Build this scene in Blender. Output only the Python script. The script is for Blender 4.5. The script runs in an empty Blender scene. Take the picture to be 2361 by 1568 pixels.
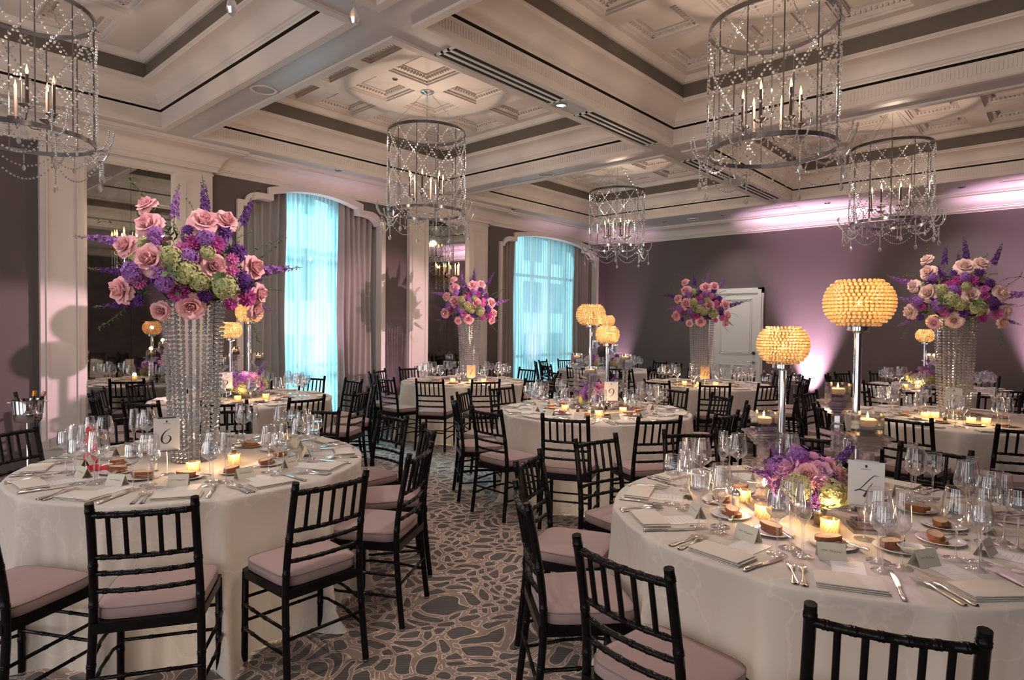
import bpy, math, random
from math import sin, cos, pi, radians, sqrt, atan2, hypot
from mathutils import Vector, Matrix

SC = bpy.context.scene
COL = SC.collection

# ------------------------------------------------------------------ camera
CAM_H = 1.58
cam_d = bpy.data.cameras.new('camera')
cam_d.sensor_fit = 'HORIZONTAL'
cam_d.sensor_width = 36.0
cam_d.lens = 36.0 * 1417.3 / 2361.0
cam_d.clip_start = 0.02
cam_o = bpy.data.objects.new('camera', cam_d)
COL.objects.link(cam_o)
CAM_R = Matrix(((0.670373, 0.010054, -0.741956), (-0.741954, 0.022832, -0.670062), (0.010204, 0.999689, 0.022765)))
cam_o.matrix_world = Matrix.Translation((0, 0, CAM_H)) @ CAM_R.to_4x4()
SC.camera = cam_o

# ------------------------------------------------------------------ look
SC.view_settings.view_transform = 'Standard'
SC.view_settings.look = 'None'
SC.view_settings.gamma = 1.0
SC.view_settings.exposure = 0.55
SC.view_settings.use_curve_mapping = False
cy = SC.cycles
cy.use_adaptive_sampling = True
cy.adaptive_threshold = 0.04
cy.max_bounces = 7
cy.diffuse_bounces = 3
cy.glossy_bounces = 3
cy.transmission_bounces = 4
cy.transparent_max_bounces = 20
cy.caustics_reflective = False
cy.caustics_refractive = False
cy.sample_clamp_indirect = 4.0
cy.use_denoising = True

# ------------------------------------------------------------------ world: even daylight outside and through the added openings behind the camera
W = bpy.data.worlds.new('world')
SC.world = W
W.use_nodes = True
bg = W.node_tree.nodes['Background']
bg.inputs[0].default_value = (0.95, 0.93, 0.95, 1)
bg.inputs[1].default_value = 1.95

def lamp(name, kind, loc, energy, color, radius=0.05, target=None, **kw):
    d = bpy.data.lights.new(name, kind)
    d.energy = energy
    d.color = color
    if kind in ('POINT', 'SPOT'):
        d.shadow_soft_size = radius
    for k, v in kw.items():
        setattr(d, k, v)
    o = bpy.data.objects.new(name, d)
    COL.objects.link(o)
    o.location = loc
    if target is not None:
        o.rotation_euler = (Vector(target) - Vector(loc)).to_track_quat('-Z', 'Y').to_euler()
    return o

WARM = (1.0, 0.76, 0.58)
PINK = (1.0, 0.60, 0.84)
# the sky's light slanting down onto the sheers between the towers outside
lamp('sun', 'SUN', (7, 14, 9), 9.0, (0.40, 0.90, 1.0), target=(6.6, 8, 5.0), angle=0.35)
# pink uplights on the floor along the walls
for x, y, tx, ty, e in ((11.84, 3.46, 12.05, 3.48, 1500), (11.80, 7.50, 12.02, 7.62, 260), (4.7, 7.72, 4.75, 8.25, 160), (9.9, 7.72, 9.85, 8.25, 220),
                        (11.84, 0.10, 12.05, 0.10, 1500), (11.85, -3.6, 12.05, -3.7, 600), (6.0, 7.80, 6.03, 7.98, 60), (7.1, -4.2, 7.1, -4.4, 700), (10.2, -4.2, 10.2, -4.4, 700)):
    lamp('uplight', 'SPOT', (x, y, 0.14), e, PINK, 0.05, (tx, ty, 1.9), spot_size=radians(50), spot_blend=1.0)
# pin spots in the soffits on the flowers and tables
for (x, y, z), t, e, c, s in (((3.6, 1.35, 3.62), (1.41, 3.80, 1.86), 420, (1.0, 0.84, 0.82), 17),
                       ((5.9, 3.62, 3.6), (6.2, 6.45, 1.8), 70, (1.0, 0.66, 0.78), 22),
                       ((5.0, 3.62, 3.6), (2.81, 0.81, 1.0), 220, (1.0, 0.70, 0.88), 12),
                       ((6.75, 1.9, 3.6), (8.4, 3.9, 1.8), 60, (1.0, 0.72, 0.78), 22),
                       ((4.9, 1.0, 3.6), (6.93, 0.75, 1.8), 60, (1.0, 0.78, 0.80), 24),
                       ((2.6, 3.62, 3.6), (4.94, 3.36, 0.9), 80, (1.0, 0.62, 0.66), 26),
                       ((2.2, 3.62, 3.6), (2.99, 6.55, 0.9), 60, (1.0, 0.62, 0.70), 24),
                       ((11.3, 4.86, 3.6), (9.7, 6.5, 0.9), 50, (1.0, 0.70, 0.86), 30)):
    lamp('pin_spot', 'SPOT', (x, y, z), e, c, 0.03, t, spot_size=radians(s), spot_blend=0.5)
# pink projector light raking over the tables onto the window wall
lamp('party_light', 'SPOT', (4.35, 5.40, 1.85), 480, (1.0, 0.60, 0.72), 0.02, (1.30, 7.98, 0.98), spot_size=radians(31), spot_blend=0.45)
lamp('party_light', 'SPOT', (6.75, 1.9, 1.95), 800, (1.0, 0.62, 0.68), 0.02, (5.95, 7.98, 1.45), spot_size=radians(27), spot_blend=0.6)
# recessed downlights' soft light
for x, y in ((2.67, 1.6), (2.67, 6.4), (6.75, 1.6), (6.75, 6.2), (4.7, 3.6), (8.9, 3.6), (0.6, 3.6), (11.3, 4.8), (11.3, 1.2)):
    lamp('downlight_glow', 'SPOT', (x, y, 3.68), 75, (1.0, 0.90, 0.88), 0.08, (x, y, 0), spot_size=radians(120), spot_blend=1.0)

# ------------------------------------------------------------------ mesh helpers
class MB:
    def __init__(s):
        s.v = []; s.f = []; s.m = []
        s.mi = 0
    def add(s, vs, fs):
        n = len(s.v)
        s.v.extend(tuple(p) for p in vs)
        for f in fs:
            s.f.append(tuple(i + n for i in f)); s.m.append(s.mi)
    def box(s, c, d, M=None):
        x, y, z = c; a, b, e = d[0] / 2, d[1] / 2, d[2] / 2
        vs = [(x + i * a, y + j * b, z + k * e) for k in (-1, 1) for j in (-1, 1) for i in (-1, 1)]
        if M is not None: vs = [M @ Vector(p) for p in vs]
        s.add(vs, [(0, 2, 3, 1), (4, 5, 7, 6), (0, 1, 5, 4), (2, 6, 7, 3), (0, 4, 6, 2), (1, 3, 7, 5)])
    def bbox(s, x0, x1, y0, y1, z0, z1):
        s.box(((x0 + x1) / 2, (y0 + y1) / 2, (z0 + z1) / 2), (x1 - x0, y1 - y0, z1 - z0))
    def lathe(s, prof, n=16, c=(0, 0, 0), M=None, cap=True):
        vs = []; fs = []
        k = len(prof)
        for r, z in prof:
            for i in range(n):
                t = 2 * pi * i / n
                vs.append((c[0] + r * cos(t), c[1] + r * sin(t), c[2] + z))
        for j in range(k - 1):
            for i in range(n):
                i2 = (i + 1) % n
                fs.append((j * n + i, j * n + i2, (j + 1) * n + i2, (j + 1) * n + i))
        if cap:
            if prof[0][0] > 1e-5: fs.append(tuple(range(n))[::-1])
            if prof[-1][0] > 1e-5: fs.append(tuple((k - 1) * n + i for i in range(n)))
        if M is not None: vs = [M @ Vector(p) for p in vs]
        s.add(vs, fs)
    def tube(s, pts, r, n=8, closed=False):
        pts = [Vector(p) for p in pts]; k = len(pts)
        rs = r if isinstance(r, (list, tuple)) else [r] * k
        vs = []; fs = []
        up = None
        for i, p in enumerate(pts):
            if closed: t = pts[(i + 1) % k] - pts[i - 1]
            else: t = pts[min(i + 1, k - 1)] - pts[max(i - 1, 0)]
            t.normalize()
            if up is None:
                up = Vector((0, 0, 1)) if abs(t.z) < 0.9 else Vector((1, 0, 0))
            a = t.cross(up)
            if a.length < 1e-5: a = t.cross(Vector((0, 1, 0.3)))
            a.normalize(); b = a.cross(t).normalized(); up = b
            for j in range(n):
                q = 2 * pi * j / n
                vs.append(p + (a * cos(q) + b * sin(q)) * rs[i])
        m = k if closed else k - 1
        for i in range(m):
            i2 = (i + 1) % k
            for j in range(n):
                j2 = (j + 1) % n
                fs.append((i * n + j, i2 * n + j, i2 * n + j2, i * n + j2))
        if not closed:
            fs.append(tuple(range(n))); fs.append(tuple((k - 1) * n + j for j in range(n))[::-1])
        s.add(vs, fs)
    def ball(s, c, r, n=6, m=4, sq=1.0):
        vs = [(c[0], c[1], c[2] - r * sq)]; fs = []
        for j in range(1, m):
            t = pi * j / m
            for i in range(n):
                a = 2 * pi * (i + 0.5 * j) / n
                vs.append((c[0] + r * sin(t) * cos(a), c[1] + r * sin(t) * sin(a), c[2] - r * cos(t) * sq))
        vs.append((c[0], c[1], c[2] + r * sq)); e = len(vs) - 1
        for i in range(n):
            i2 = (i + 1) % n
            fs.append((0, 1 + i2, 1 + i))
            for j in range(m - 2):
                a = 1 + j * n
                fs.append((a + i, a + i2, a + n + i2, a + n + i))
            a = 1 + (m - 2) * n
            fs.append((a + i, a + i2, e))
        s.add(vs, fs)
    def octa(s, c, r):
        x, y, z = c
        s.add([(x + r, y, z), (x, y + r, z), (x - r, y, z), (x, y - r, z), (x, y, z + r), (x, y, z - r)],
              [(0, 1, 4), (1, 2, 4), (2, 3, 4), (3, 0, 4), (1, 0, 5), (2, 1, 5), (3, 2, 5), (0, 3, 5)])
    def grid(s, rows):
        k = len(rows[0]); vs = [p for r in rows for p in r]; fs = []
        for i in range(len(rows) - 1):
            for j in range(k - 1):
                a = i * k + j
                fs.append((a, a + 1, a + k + 1, a + k))
        s.add(vs, fs)
    def prism(s, poly, d0, d1, f):
        # poly in 2D, extruded between d0 and d1, f(u, v, d) -> point
        n = len(poly)
        vs = [f(u, v, d0) for u, v in poly] + [f(u, v, d1) for u, v in poly]
        fs = [tuple(range(n))[::-1], tuple(range(n, 2 * n))] + [(i, (i + 1) % n, n + (i + 1) % n, n + i) for i in range(n)]
        s.add(vs, fs)
    def mesh(s, name, mats, smooth=True):
        me = bpy.data.meshes.new(name)
        me.from_pydata(s.v, [], s.f)
        mats = mats if isinstance(mats, (list, tuple)) else [mats]
        for m in mats: me.materials.append(m)
        if len(mats) > 1: me.polygons.foreach_set('material_index', s.m)
        if smooth:
            me.polygons.foreach_set('use_smooth', [True] * len(me.polygons))
            if smooth is not True:
                try: me.set_sharp_from_angle(angle=radians(smooth))
                except Exception: pass
        me.validate()
        me.update()
        return me
    def build(s, name, mats, parent=None, smooth=40, loc=None):
        o = bpy.data.objects.new(name, s.mesh(name, mats, smooth))
        COL.objects.link(o)
        if parent is not None: o.parent = parent
        if loc is not None: o.location = loc
        return o

def tag(o, label=None, cat=None, group=None, kind=None):
    if label: o['label'] = label
    if cat: o['category'] = cat
    if group: o['group'] = group
    if kind: o['kind'] = kind
    return o
def thing(name, label, cat, loc=(0, 0, 0), rz=0, group=None):
    o = bpy.data.objects.new(name, None)
    COL.objects.link(o)
    o.location = loc; o.rotation_euler = (0, 0, rz)
    o.empty_display_size = 0.05
    return tag(o, label, cat, group)
KIDS = {}
def kids(o):
    return list(o.children)
def dup(o, loc=None, rz=None, label=None, group=None, parent=None, tree=None):
    if tree is None: tree = snapshot(o)
    def rec(t, par):
        src, ch = t
        c = src.copy(); COL.objects.link(c)
        if par is not None: c.parent = par
        for k in ch: rec(k, c)
        return c
    r = rec(tree, parent)
    if loc is not None: r.location = loc
    if rz is not None: r.rotation_euler = (0, 0, rz)
    if label: r['label'] = label
    if group: r['group'] = group
    return r
def snapshot(o):
    return (o, [snapshot(c) for c in o.children])
class Proto:
    """first use moves the source itself, later uses are copies"""
    def __init__(s, o):
        s.o = o; s.tree = snapshot(o); s.used = False
    def put(s, loc, rz=0, label=None, group=None):
        if not s.used:
            s.used = True
            o = s.o; o.location = loc; o.rotation_euler = (0, 0, rz)
            if label: o['label'] = label
            if group: o['group'] = group
            return o
        return dup(s.o, loc, rz, label, group, tree=s.tree)
def struct(o, label, kind='structure'):
    o['label'] = label; o['kind'] = kind
    return o

def to_cam(p):
    c = CAM_R.transposed() @ (Vector(p) - Vector((0, 0, CAM_H)))
    return c
def px(p):
    c = to_cam(p)
    if c.z > -0.05: return None
    return (1180.5 + 1417.3 * c.x / -c.z, 784 - 1417.3 * c.y / -c.z)
def in_view(p, m=0):
    q = px(p)
    return q is not None and -m < q[0] < 2361 + m and -m < q[1] < 1568 + m

# ------------------------------------------------------------------ materials
def mk(name):
    m = bpy.data.materials.new(name); m.use_nodes = True
    nt = m.node_tree
    return m, nt, nt.nodes['Principled BSDF'], nt.nodes['Material Output']
def N(nt, t, **kw):
    n = nt.nodes.new(t)
    for k, v in kw.items(): setattr(n, k, v)
    return n
def plain(name, col, rough=0.5, metal=0.0, noise=0.0, nscale=30, bump=0.0, bscale=200, spec=None, obj=True):
    m, nt, b, out = mk(name)
    b.inputs['Base Color'].default_value = (*col, 1)
    b.inputs['Roughness'].default_value = rough
    b.inputs['Metallic'].default_value = metal
    if spec is not None: b.inputs['Specular IOR Level'].default_value = spec
    tc = N(nt, 'ShaderNodeTexCoord')
    if noise > 0:
        t = N(nt, 'ShaderNodeTexNoise'); t.inputs['Scale'].default_value = nscale
        nt.links.new(tc.outputs['Object'], t.inputs['Vector'])
        r = N(nt, 'ShaderNodeMapRange'); r.inputs['To Min'].default_value = 1 - noise; r.inputs['To Max'].default_value = 1 + noise
        nt.links.new(t.outputs['Fac'], r.inputs['Value'])
        mx = N(nt, 'ShaderNodeVectorMath', operation='SCALE'); mx.inputs[0].default_value = col
        nt.links.new(r.outputs[0], mx.inputs['Scale']); nt.links.new(mx.outputs[0], b.inputs['Base Color'])
    if bump > 0:
        t = N(nt, 'ShaderNodeTexNoise'); t.inputs['Scale'].default_value = bscale
        nt.links.new(tc.outputs['Object'], t.inputs['Vector'])
        bp = N(nt, 'ShaderNodeBump'); bp.inputs['Strength'].default_value = bump; bp.inputs['Distance'].default_value = 0.01
        nt.links.new(t.outputs['Fac'], bp.inputs['Height']); nt.links.new(bp.outputs[0], b.inputs['Normal'])
    return m
def emis(name, col, s):
    m, nt, b, out = mk(name)
    e = N(nt, 'ShaderNodeEmission'); e.inputs[0].default_value = (*col, 1); e.inputs[1].default_value = s
    nt.links.new(e.outputs[0], out.inputs[0]); m.node_tree.nodes.remove(b)
    try: m.cycles.emission_sampling = 'NONE'
    except Exception: pass
    return m
def clear(name, tint=(1, 1, 1), gloss=(1, 1, 1), rough=0.02, lo=0.05, hi=0.9, power=0.5, translucent=None):
    """clear glass as a thin shell: see-through, mirror-like towards the edges"""
    m, nt, b, out = mk(name); nt.nodes.remove(b)
    tr = N(nt, 'ShaderNodeBsdfTransparent'); tr.inputs[0].default_value = (*tint, 1)
    gl = N(nt, 'ShaderNodeBsdfGlossy'); gl.inputs['Color'].default_value = (*gloss, 1); gl.inputs['Roughness'].default_value = rough
    lw = N(nt, 'ShaderNodeLayerWeight'); lw.inputs['Blend'].default_value = power
    r = N(nt, 'ShaderNodeMapRange'); r.inputs['To Min'].default_value = lo; r.inputs['To Max'].default_value = hi
    nt.links.new(lw.outputs['Facing'], r.inputs['Value'])
    mx = N(nt, 'ShaderNodeMixShader')
    nt.links.new(r.outputs[0], mx.inputs[0]); nt.links.new(tr.outputs[0], mx.inputs[1]); nt.links.new(gl.outputs[0], mx.inputs[2])
    last = mx
    if translucent:
        tl = N(nt, 'ShaderNodeBsdfTranslucent'); tl.inputs[0].default_value = (*translucent[0], 1)
        m2 = N(nt, 'ShaderNodeMixShader'); m2.inputs[0].default_value = translucent[1]
        nt.links.new(mx.outputs[0], m2.inputs[1]); nt.links.new(tl.outputs[0], m2.inputs[2]); last = m2
    nt.links.new(last.outputs[0], out.inputs[0])
    return m
def cloth_mat(name, col, transl=0.0, bump=0.3, bscale=900, noise=0.05, vein=None):
    m, nt, b, out = mk(name)
    tc = N(nt, 'ShaderNodeTexCoord')
    t = N(nt, 'ShaderNodeTexNoise'); t.inputs['Scale'].default_value = bscale
    nt.links.new(tc.outputs['Object'], t.inputs['Vector'])
    r = N(nt, 'ShaderNodeMapRange'); r.inputs['To Min'].default_value = 1 - noise * 2; r.inputs['To Max'].default_value = 1 + noise * 2
    nt.links.new(t.outputs['Fac'], r.inputs['Value'])
    mx = N(nt, 'ShaderNodeVectorMath', operation='SCALE'); mx.inputs[0].default_value = col
    nt.links.new(r.outputs[0], mx.inputs['Scale'])
    colout = mx.outputs[0]
    if vein:
        vo = N(nt, 'ShaderNodeTexVoronoi', feature='DISTANCE_TO_EDGE'); vo.inputs['Scale'].default_value = vein[0]
        nz = N(nt, 'ShaderNodeTexNoise'); nz.inputs['Scale'].default_value = vein[0] * 1.6; nz.inputs['Detail'].default_value = 5
        nt.links.new(tc.outputs['Object'], nz.inputs['Vector'])
        ad = N(nt, 'ShaderNodeVectorMath', operation='ADD'); sc = N(nt, 'ShaderNodeVectorMath', operation='SCALE'); sc.inputs['Scale'].default_value = 0.28
        nt.links.new(nz.outputs['Color'], sc.inputs[0]); nt.links.new(tc.outputs['Object'], ad.inputs[0]); nt.links.new(sc.outputs[0], ad.inputs[1])
        nt.links.new(ad.outputs[0], vo.inputs['Vector'])
        rr = N(nt, 'ShaderNodeMapRange'); rr.inputs['From Max'].default_value = 0.025; rr.inputs['To Min'].default_value = vein[1]; rr.inputs['To Max'].default_value = 1.0
        nt.links.new(vo.outputs['Distance'], rr.inputs['Value'])
        m3 = N(nt, 'ShaderNodeVectorMath', operation='SCALE'); nt.links.new(colout, m3.inputs[0]); nt.links.new(rr.outputs[0], m3.inputs['Scale'])
        colout = m3.outputs[0]
    nt.links.new(colout, b.inputs['Base Color'])
    b.inputs['Roughness'].default_value = 0.85
    b.inputs['Sheen Weight'].default_value = 0.15
    b.inputs['Specular IOR Level'].default_value = 0.2
    bp = N(nt, 'ShaderNodeBump'); bp.inputs['Strength'].default_value = bump; bp.inputs['Distance'].default_value = 0.002
    nt.links.new(t.outputs['Fac'], bp.inputs['Height']); nt.links.new(bp.outputs[0], b.inputs['Normal'])
    if transl > 0:
        tl = N(nt, 'ShaderNodeBsdfTranslucent'); nt.links.new(colout, tl.inputs[0])
        mxs = N(nt, 'ShaderNodeMixShader'); mxs.inputs[0].default_value = transl
        nt.links.new(b.outputs[0], mxs.inputs[1]); nt.links.new(tl.outputs[0], mxs.inputs[2]); nt.links.new(mxs.outputs[0], out.inputs[0])
    return m

M = {}
M['wall'] = plain('taupe_woven_wallcovering', (0.115, 0.090, 0.088), 0.75, noise=0.22, nscale=420, bump=0.35, bscale=500)
M['cream'] = plain('cream_paint', (0.60, 0.55, 0.52), 0.5, noise=0.03, nscale=8, bump=0.05, bscale=300)
M['soffit'] = plain('soffit_paint', (0.50, 0.475, 0.475), 0.4, noise=0.03, nscale=6, bump=0.04, bscale=250)
M['band'] = plain('taupe_band_paint', (0.125, 0.105, 0.085), 0.6, noise=0.06, nscale=20)
M['gap'] = plain('shaded_reveal', (0.03, 0.022, 0.018), 0.8)  # shade of the shadow gap put into a near-black colour
M['white'] = plain('white_paint', (0.66, 0.66, 0.63), 0.4, noise=0.02, nscale=10)
M['chrome'] = plain('chrome', (0.62, 0.62, 0.64), 0.12, 1.0)
M['cage'] = plain('polished_steel', (0.36, 0.36, 0.38), 0.16, 1.0)
M['nickel'] = plain('brushed_nickel', (0.42, 0.41, 0.40), 0.25, 1.0)
M['silver'] = plain('silver', (0.86, 0.82, 0.78), 0.16, 1.0)
M['goldmetal'] = plain('warm_gold_metal', (0.75, 0.50, 0.22), 0.2, 1.0)
M['black'] = plain('black_lacquer', (0.006, 0.0045, 0.0045), 0.24, spec=0.18, noise=0.3, nscale=60, bump=0.12, bscale=90)
M['cushion'] = cloth_mat('mauve_seat_fabric', (0.39, 0.275, 0.255), 0, 0.5, 700, 0.10)
M['piping'] = cloth_mat('cushion_piping', (0.24, 0.18, 0.175), 0, 0.3, 700, 0.05)
M['cloth'] = cloth_mat('ivory_damask', (0.68, 0.62, 0.56), 0.16, 0.25, 1100, 0.03, vein=(3.4, 1.12))
M['napkin'] = cloth_mat('ivory_napkin', (0.68, 0.615, 0.54), 0, 0.3, 1500, 0.03)
M['paper'] = plain('ivory_paper', (0.74, 0.71, 0.68), 0.7, noise=0.02, nscale=60)
M['card'] = plain('champagne_card', (0.62, 0.58, 0.47), 0.5, noise=0.02, nscale=90)
M['ink'] = plain('black_ink', (0.03, 0.025, 0.03), 0.5)
M['greyink'] = plain('grey_print', (0.42, 0.40, 0.42), 0.6)
M['glass'] = clear('wine_glass_clear', (0.97, 0.97, 0.98), (1, 1, 1), 0.025, 0.07, 0.9, 0.42)
M['water'] = clear('water', (0.95, 0.96, 0.98), (1, 1, 1), 0.02, 0.05, 0.6, 0.45)
M['crystal'] = clear('cut_crystal', (0.72, 0.73, 0.75), (1, 1, 1), 0.10, 0.45, 0.97, 0.5, ((1, 1, 1), 0.25))
M['block'] = clear('crystal_block', (0.93, 0.92, 0.94), (1.0, 0.97, 0.98), 0.05, 0.30, 0.95, 0.5, ((1, 0.97, 0.98), 0.12))
M['cupglass'] = clear('cup_glass', (0.95, 0.95, 0.95), (1, 1, 1), 0.03, 0.14, 0.9, 0.45)
M['acrylic'] = clear('acrylic', (0.97, 0.97, 0.97), (1, 1, 1), 0.03, 0.05, 0.6, 0.4)
M['lampbead'] = clear('glow_tinted_bead', (1.0, 0.90, 0.74), (1.0, 0.86, 0.70), 0.10, 0.25, 0.8, 0.5, ((1.0, 0.78, 0.50), 0.30))  # gold candle glow put into the tint of clear crystal
M['votive'] = clear('glow_tinted_votive', (1.0, 0.96, 0.86), (1.0, 0.95, 0.85), 0.08, 0.15, 0.8, 0.5, ((1.0, 0.84, 0.52), 0.30))  # clear glass, its yellow flame glow put into the colour
M['wax'] = cloth_mat('candle_wax', (0.90, 0.78, 0.62), 0.5, 0, 50, 0.0)
M['flame'] = emis('candle_flame', (1.0, 0.55, 0.16), 11.0)
M['bulb'] = emis('flame_bulb', (1.0, 0.47, 0.11), 6.5)
M['cyanlamp'] = emis('cool_downlight', (0.45, 0.95, 1.0), 3.0)
M['sleeve'] = plain('candle_sleeve', (0.13, 0.10, 0.085), 0.3)
M['plate'] = plain('white_china', (0.72, 0.70, 0.70), 0.15)
M['crumb'] = plain('bread_crumb', (0.62, 0.43, 0.29), 0.9, noise=0.18, nscale=120, bump=0.6, bscale=150)
M['crust'] = plain('bread_crust', (0.26, 0.10, 0.045), 0.7, noise=0.3, nscale=60, bump=0.5, bscale=90)
M['butter'] = plain('butter', (0.80, 0.66, 0.33), 0.4)
M['pepper'] = plain('ground_pepper', (0.06, 0.035, 0.02), 0.9, noise=0.4, nscale=300)
M['salt'] = plain('table_salt', (0.75, 0.71, 0.66), 0.8)
M['rose'] = cloth_mat('blush_rose_petal', (0.90, 0.52, 0.545), 0.25, 0.1, 60, 0.06)
M['rosepale'] = cloth_mat('pale_rose_petal', (0.90, 0.66, 0.58), 0.25, 0.1, 60, 0.05)
M['orchid'] = cloth_mat('light_orchid_petal', (0.84, 0.46, 0.66), 0.25, 0.1, 60, 0.06)
M['rosehot'] = cloth_mat('orchid_pink_petal', (0.62, 0.16, 0.40), 0.2, 0.1, 60, 0.07)
M['violet'] = cloth_mat('violet_petal', (0.12, 0.035, 0.21), 0.2, 0.1, 60, 0.12)
M['lilac'] = cloth_mat('lilac_petal', (0.33, 0.14, 0.44), 0.2, 0.1, 60, 0.10)
M['magenta'] = cloth_mat('magenta_petal', (0.45, 0.06, 0.28), 0.2, 0.1, 60, 0.12)
M['lime'] = cloth_mat('green_hydrangea_petal', (0.50, 0.50, 0.25), 0.25, 0.1, 60, 0.10)
M['leaf'] = plain('leaf_green', (0.09, 0.14, 0.045), 0.5, noise=0.25, nscale=40)
M['stem'] = plain('stem_green', (0.12, 0.14, 0.05), 0.6)
M['foam'] = plain('moss_base', (0.05, 0.06, 0.025), 0.9, noise=0.4, nscale=80, bump=0.8, bscale=60)
M['red'] = plain('bright_red', (0.62, 0.02, 0.025), 0.35)
M['bottle'] = plain('dark_bottle_glass', (0.012, 0.018, 0.014), 0.08)
M['foil'] = plain('orange_foil', (0.75, 0.30, 0.03), 0.3, 0.6)
M['foilpink'] = plain('pale_copper_foil', (0.70, 0.42, 0.33), 0.35, 0.5)
M['lead'] = plain('black_plastic', (0.02, 0.02, 0.022), 0.4)
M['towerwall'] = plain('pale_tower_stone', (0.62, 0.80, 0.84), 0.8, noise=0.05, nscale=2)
M['towerglass'] = plain('teal_tower_glass', (0.05, 0.22, 0.26), 0.5)
M['glow'] = emis('lit_office_lamp', (1.0, 1.0, 0.9), 4.0)
M['blacksmall'] = plain('dark_grille', (0.02, 0.02, 0.02), 0.8)
M['grille'] = plain('speaker_grille', (0.40, 0.38, 0.40), 0.6, bump=0.5, bscale=600)
M['bench'] = cloth_mat('grey_bench_fabric', (0.40, 0.34, 0.36), 0, 0.3, 500, 0.05)

# curtain, sheer, mirror, carpet, lit card
M['curtain'] = cloth_mat('taupe_curtain', (0.34, 0.29, 0.275), 0.05, 0.3, 600, 0.05)
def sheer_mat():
    m, nt, b, out = mk('daylight_tinted_voile'); nt.nodes.remove(b)
    tr = N(nt, 'ShaderNodeBsdfTransparent'); tr.inputs[0].default_value = (0.46, 0.86, 0.92, 1)  # white voile, the cyan of the daylight is put into its tint
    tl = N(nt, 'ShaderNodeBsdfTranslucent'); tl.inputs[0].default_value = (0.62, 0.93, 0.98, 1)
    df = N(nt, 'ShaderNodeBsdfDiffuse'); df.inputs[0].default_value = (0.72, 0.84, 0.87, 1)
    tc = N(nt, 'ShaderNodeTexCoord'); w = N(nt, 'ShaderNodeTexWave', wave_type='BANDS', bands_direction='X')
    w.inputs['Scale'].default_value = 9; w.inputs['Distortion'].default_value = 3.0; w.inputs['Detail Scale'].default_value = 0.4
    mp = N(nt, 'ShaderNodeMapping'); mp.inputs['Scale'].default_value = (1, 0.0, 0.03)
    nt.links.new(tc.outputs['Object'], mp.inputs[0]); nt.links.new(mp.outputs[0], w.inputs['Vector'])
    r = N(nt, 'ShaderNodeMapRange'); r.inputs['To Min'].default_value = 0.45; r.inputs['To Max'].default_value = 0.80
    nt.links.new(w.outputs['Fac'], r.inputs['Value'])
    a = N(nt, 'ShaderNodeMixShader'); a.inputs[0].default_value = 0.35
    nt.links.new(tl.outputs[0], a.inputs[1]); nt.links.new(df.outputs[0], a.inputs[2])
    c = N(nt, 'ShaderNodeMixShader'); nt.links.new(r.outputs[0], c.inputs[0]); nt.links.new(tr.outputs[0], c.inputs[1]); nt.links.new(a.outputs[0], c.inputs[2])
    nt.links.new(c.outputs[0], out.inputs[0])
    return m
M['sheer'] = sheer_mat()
def mirror_mat():
    m, nt, b, out = mk('antique_mirror')
    tc = N(nt, 'ShaderNodeTexCoord'); t = N(nt, 'ShaderNodeTexNoise'); t.inputs['Scale'].default_value = 3.5; t.inputs['Detail'].default_value = 9; t.inputs['Roughness'].default_value = 0.7
    nt.links.new(tc.outputs['Object'], t.inputs['Vector'])
    cr = N(nt, 'ShaderNodeValToRGB'); cr.color_ramp.elements[0].position = 0.36; cr.color_ramp.elements[0].color = (0.46, 0.45, 0.42, 1)
    cr.color_ramp.elements[1].position = 0.62; cr.color_ramp.elements[1].color = (0.66, 0.67, 0.64, 1)
    nt.links.new(t.outputs['Fac'], cr.inputs[0]); nt.links.new(cr.outputs[0], b.inputs['Base Color'])
    b.inputs['Metallic'].default_value = 1.0; b.inputs['Roughness'].default_value = 0.025
    return m
M['mirror'] = mirror_mat()
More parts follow.
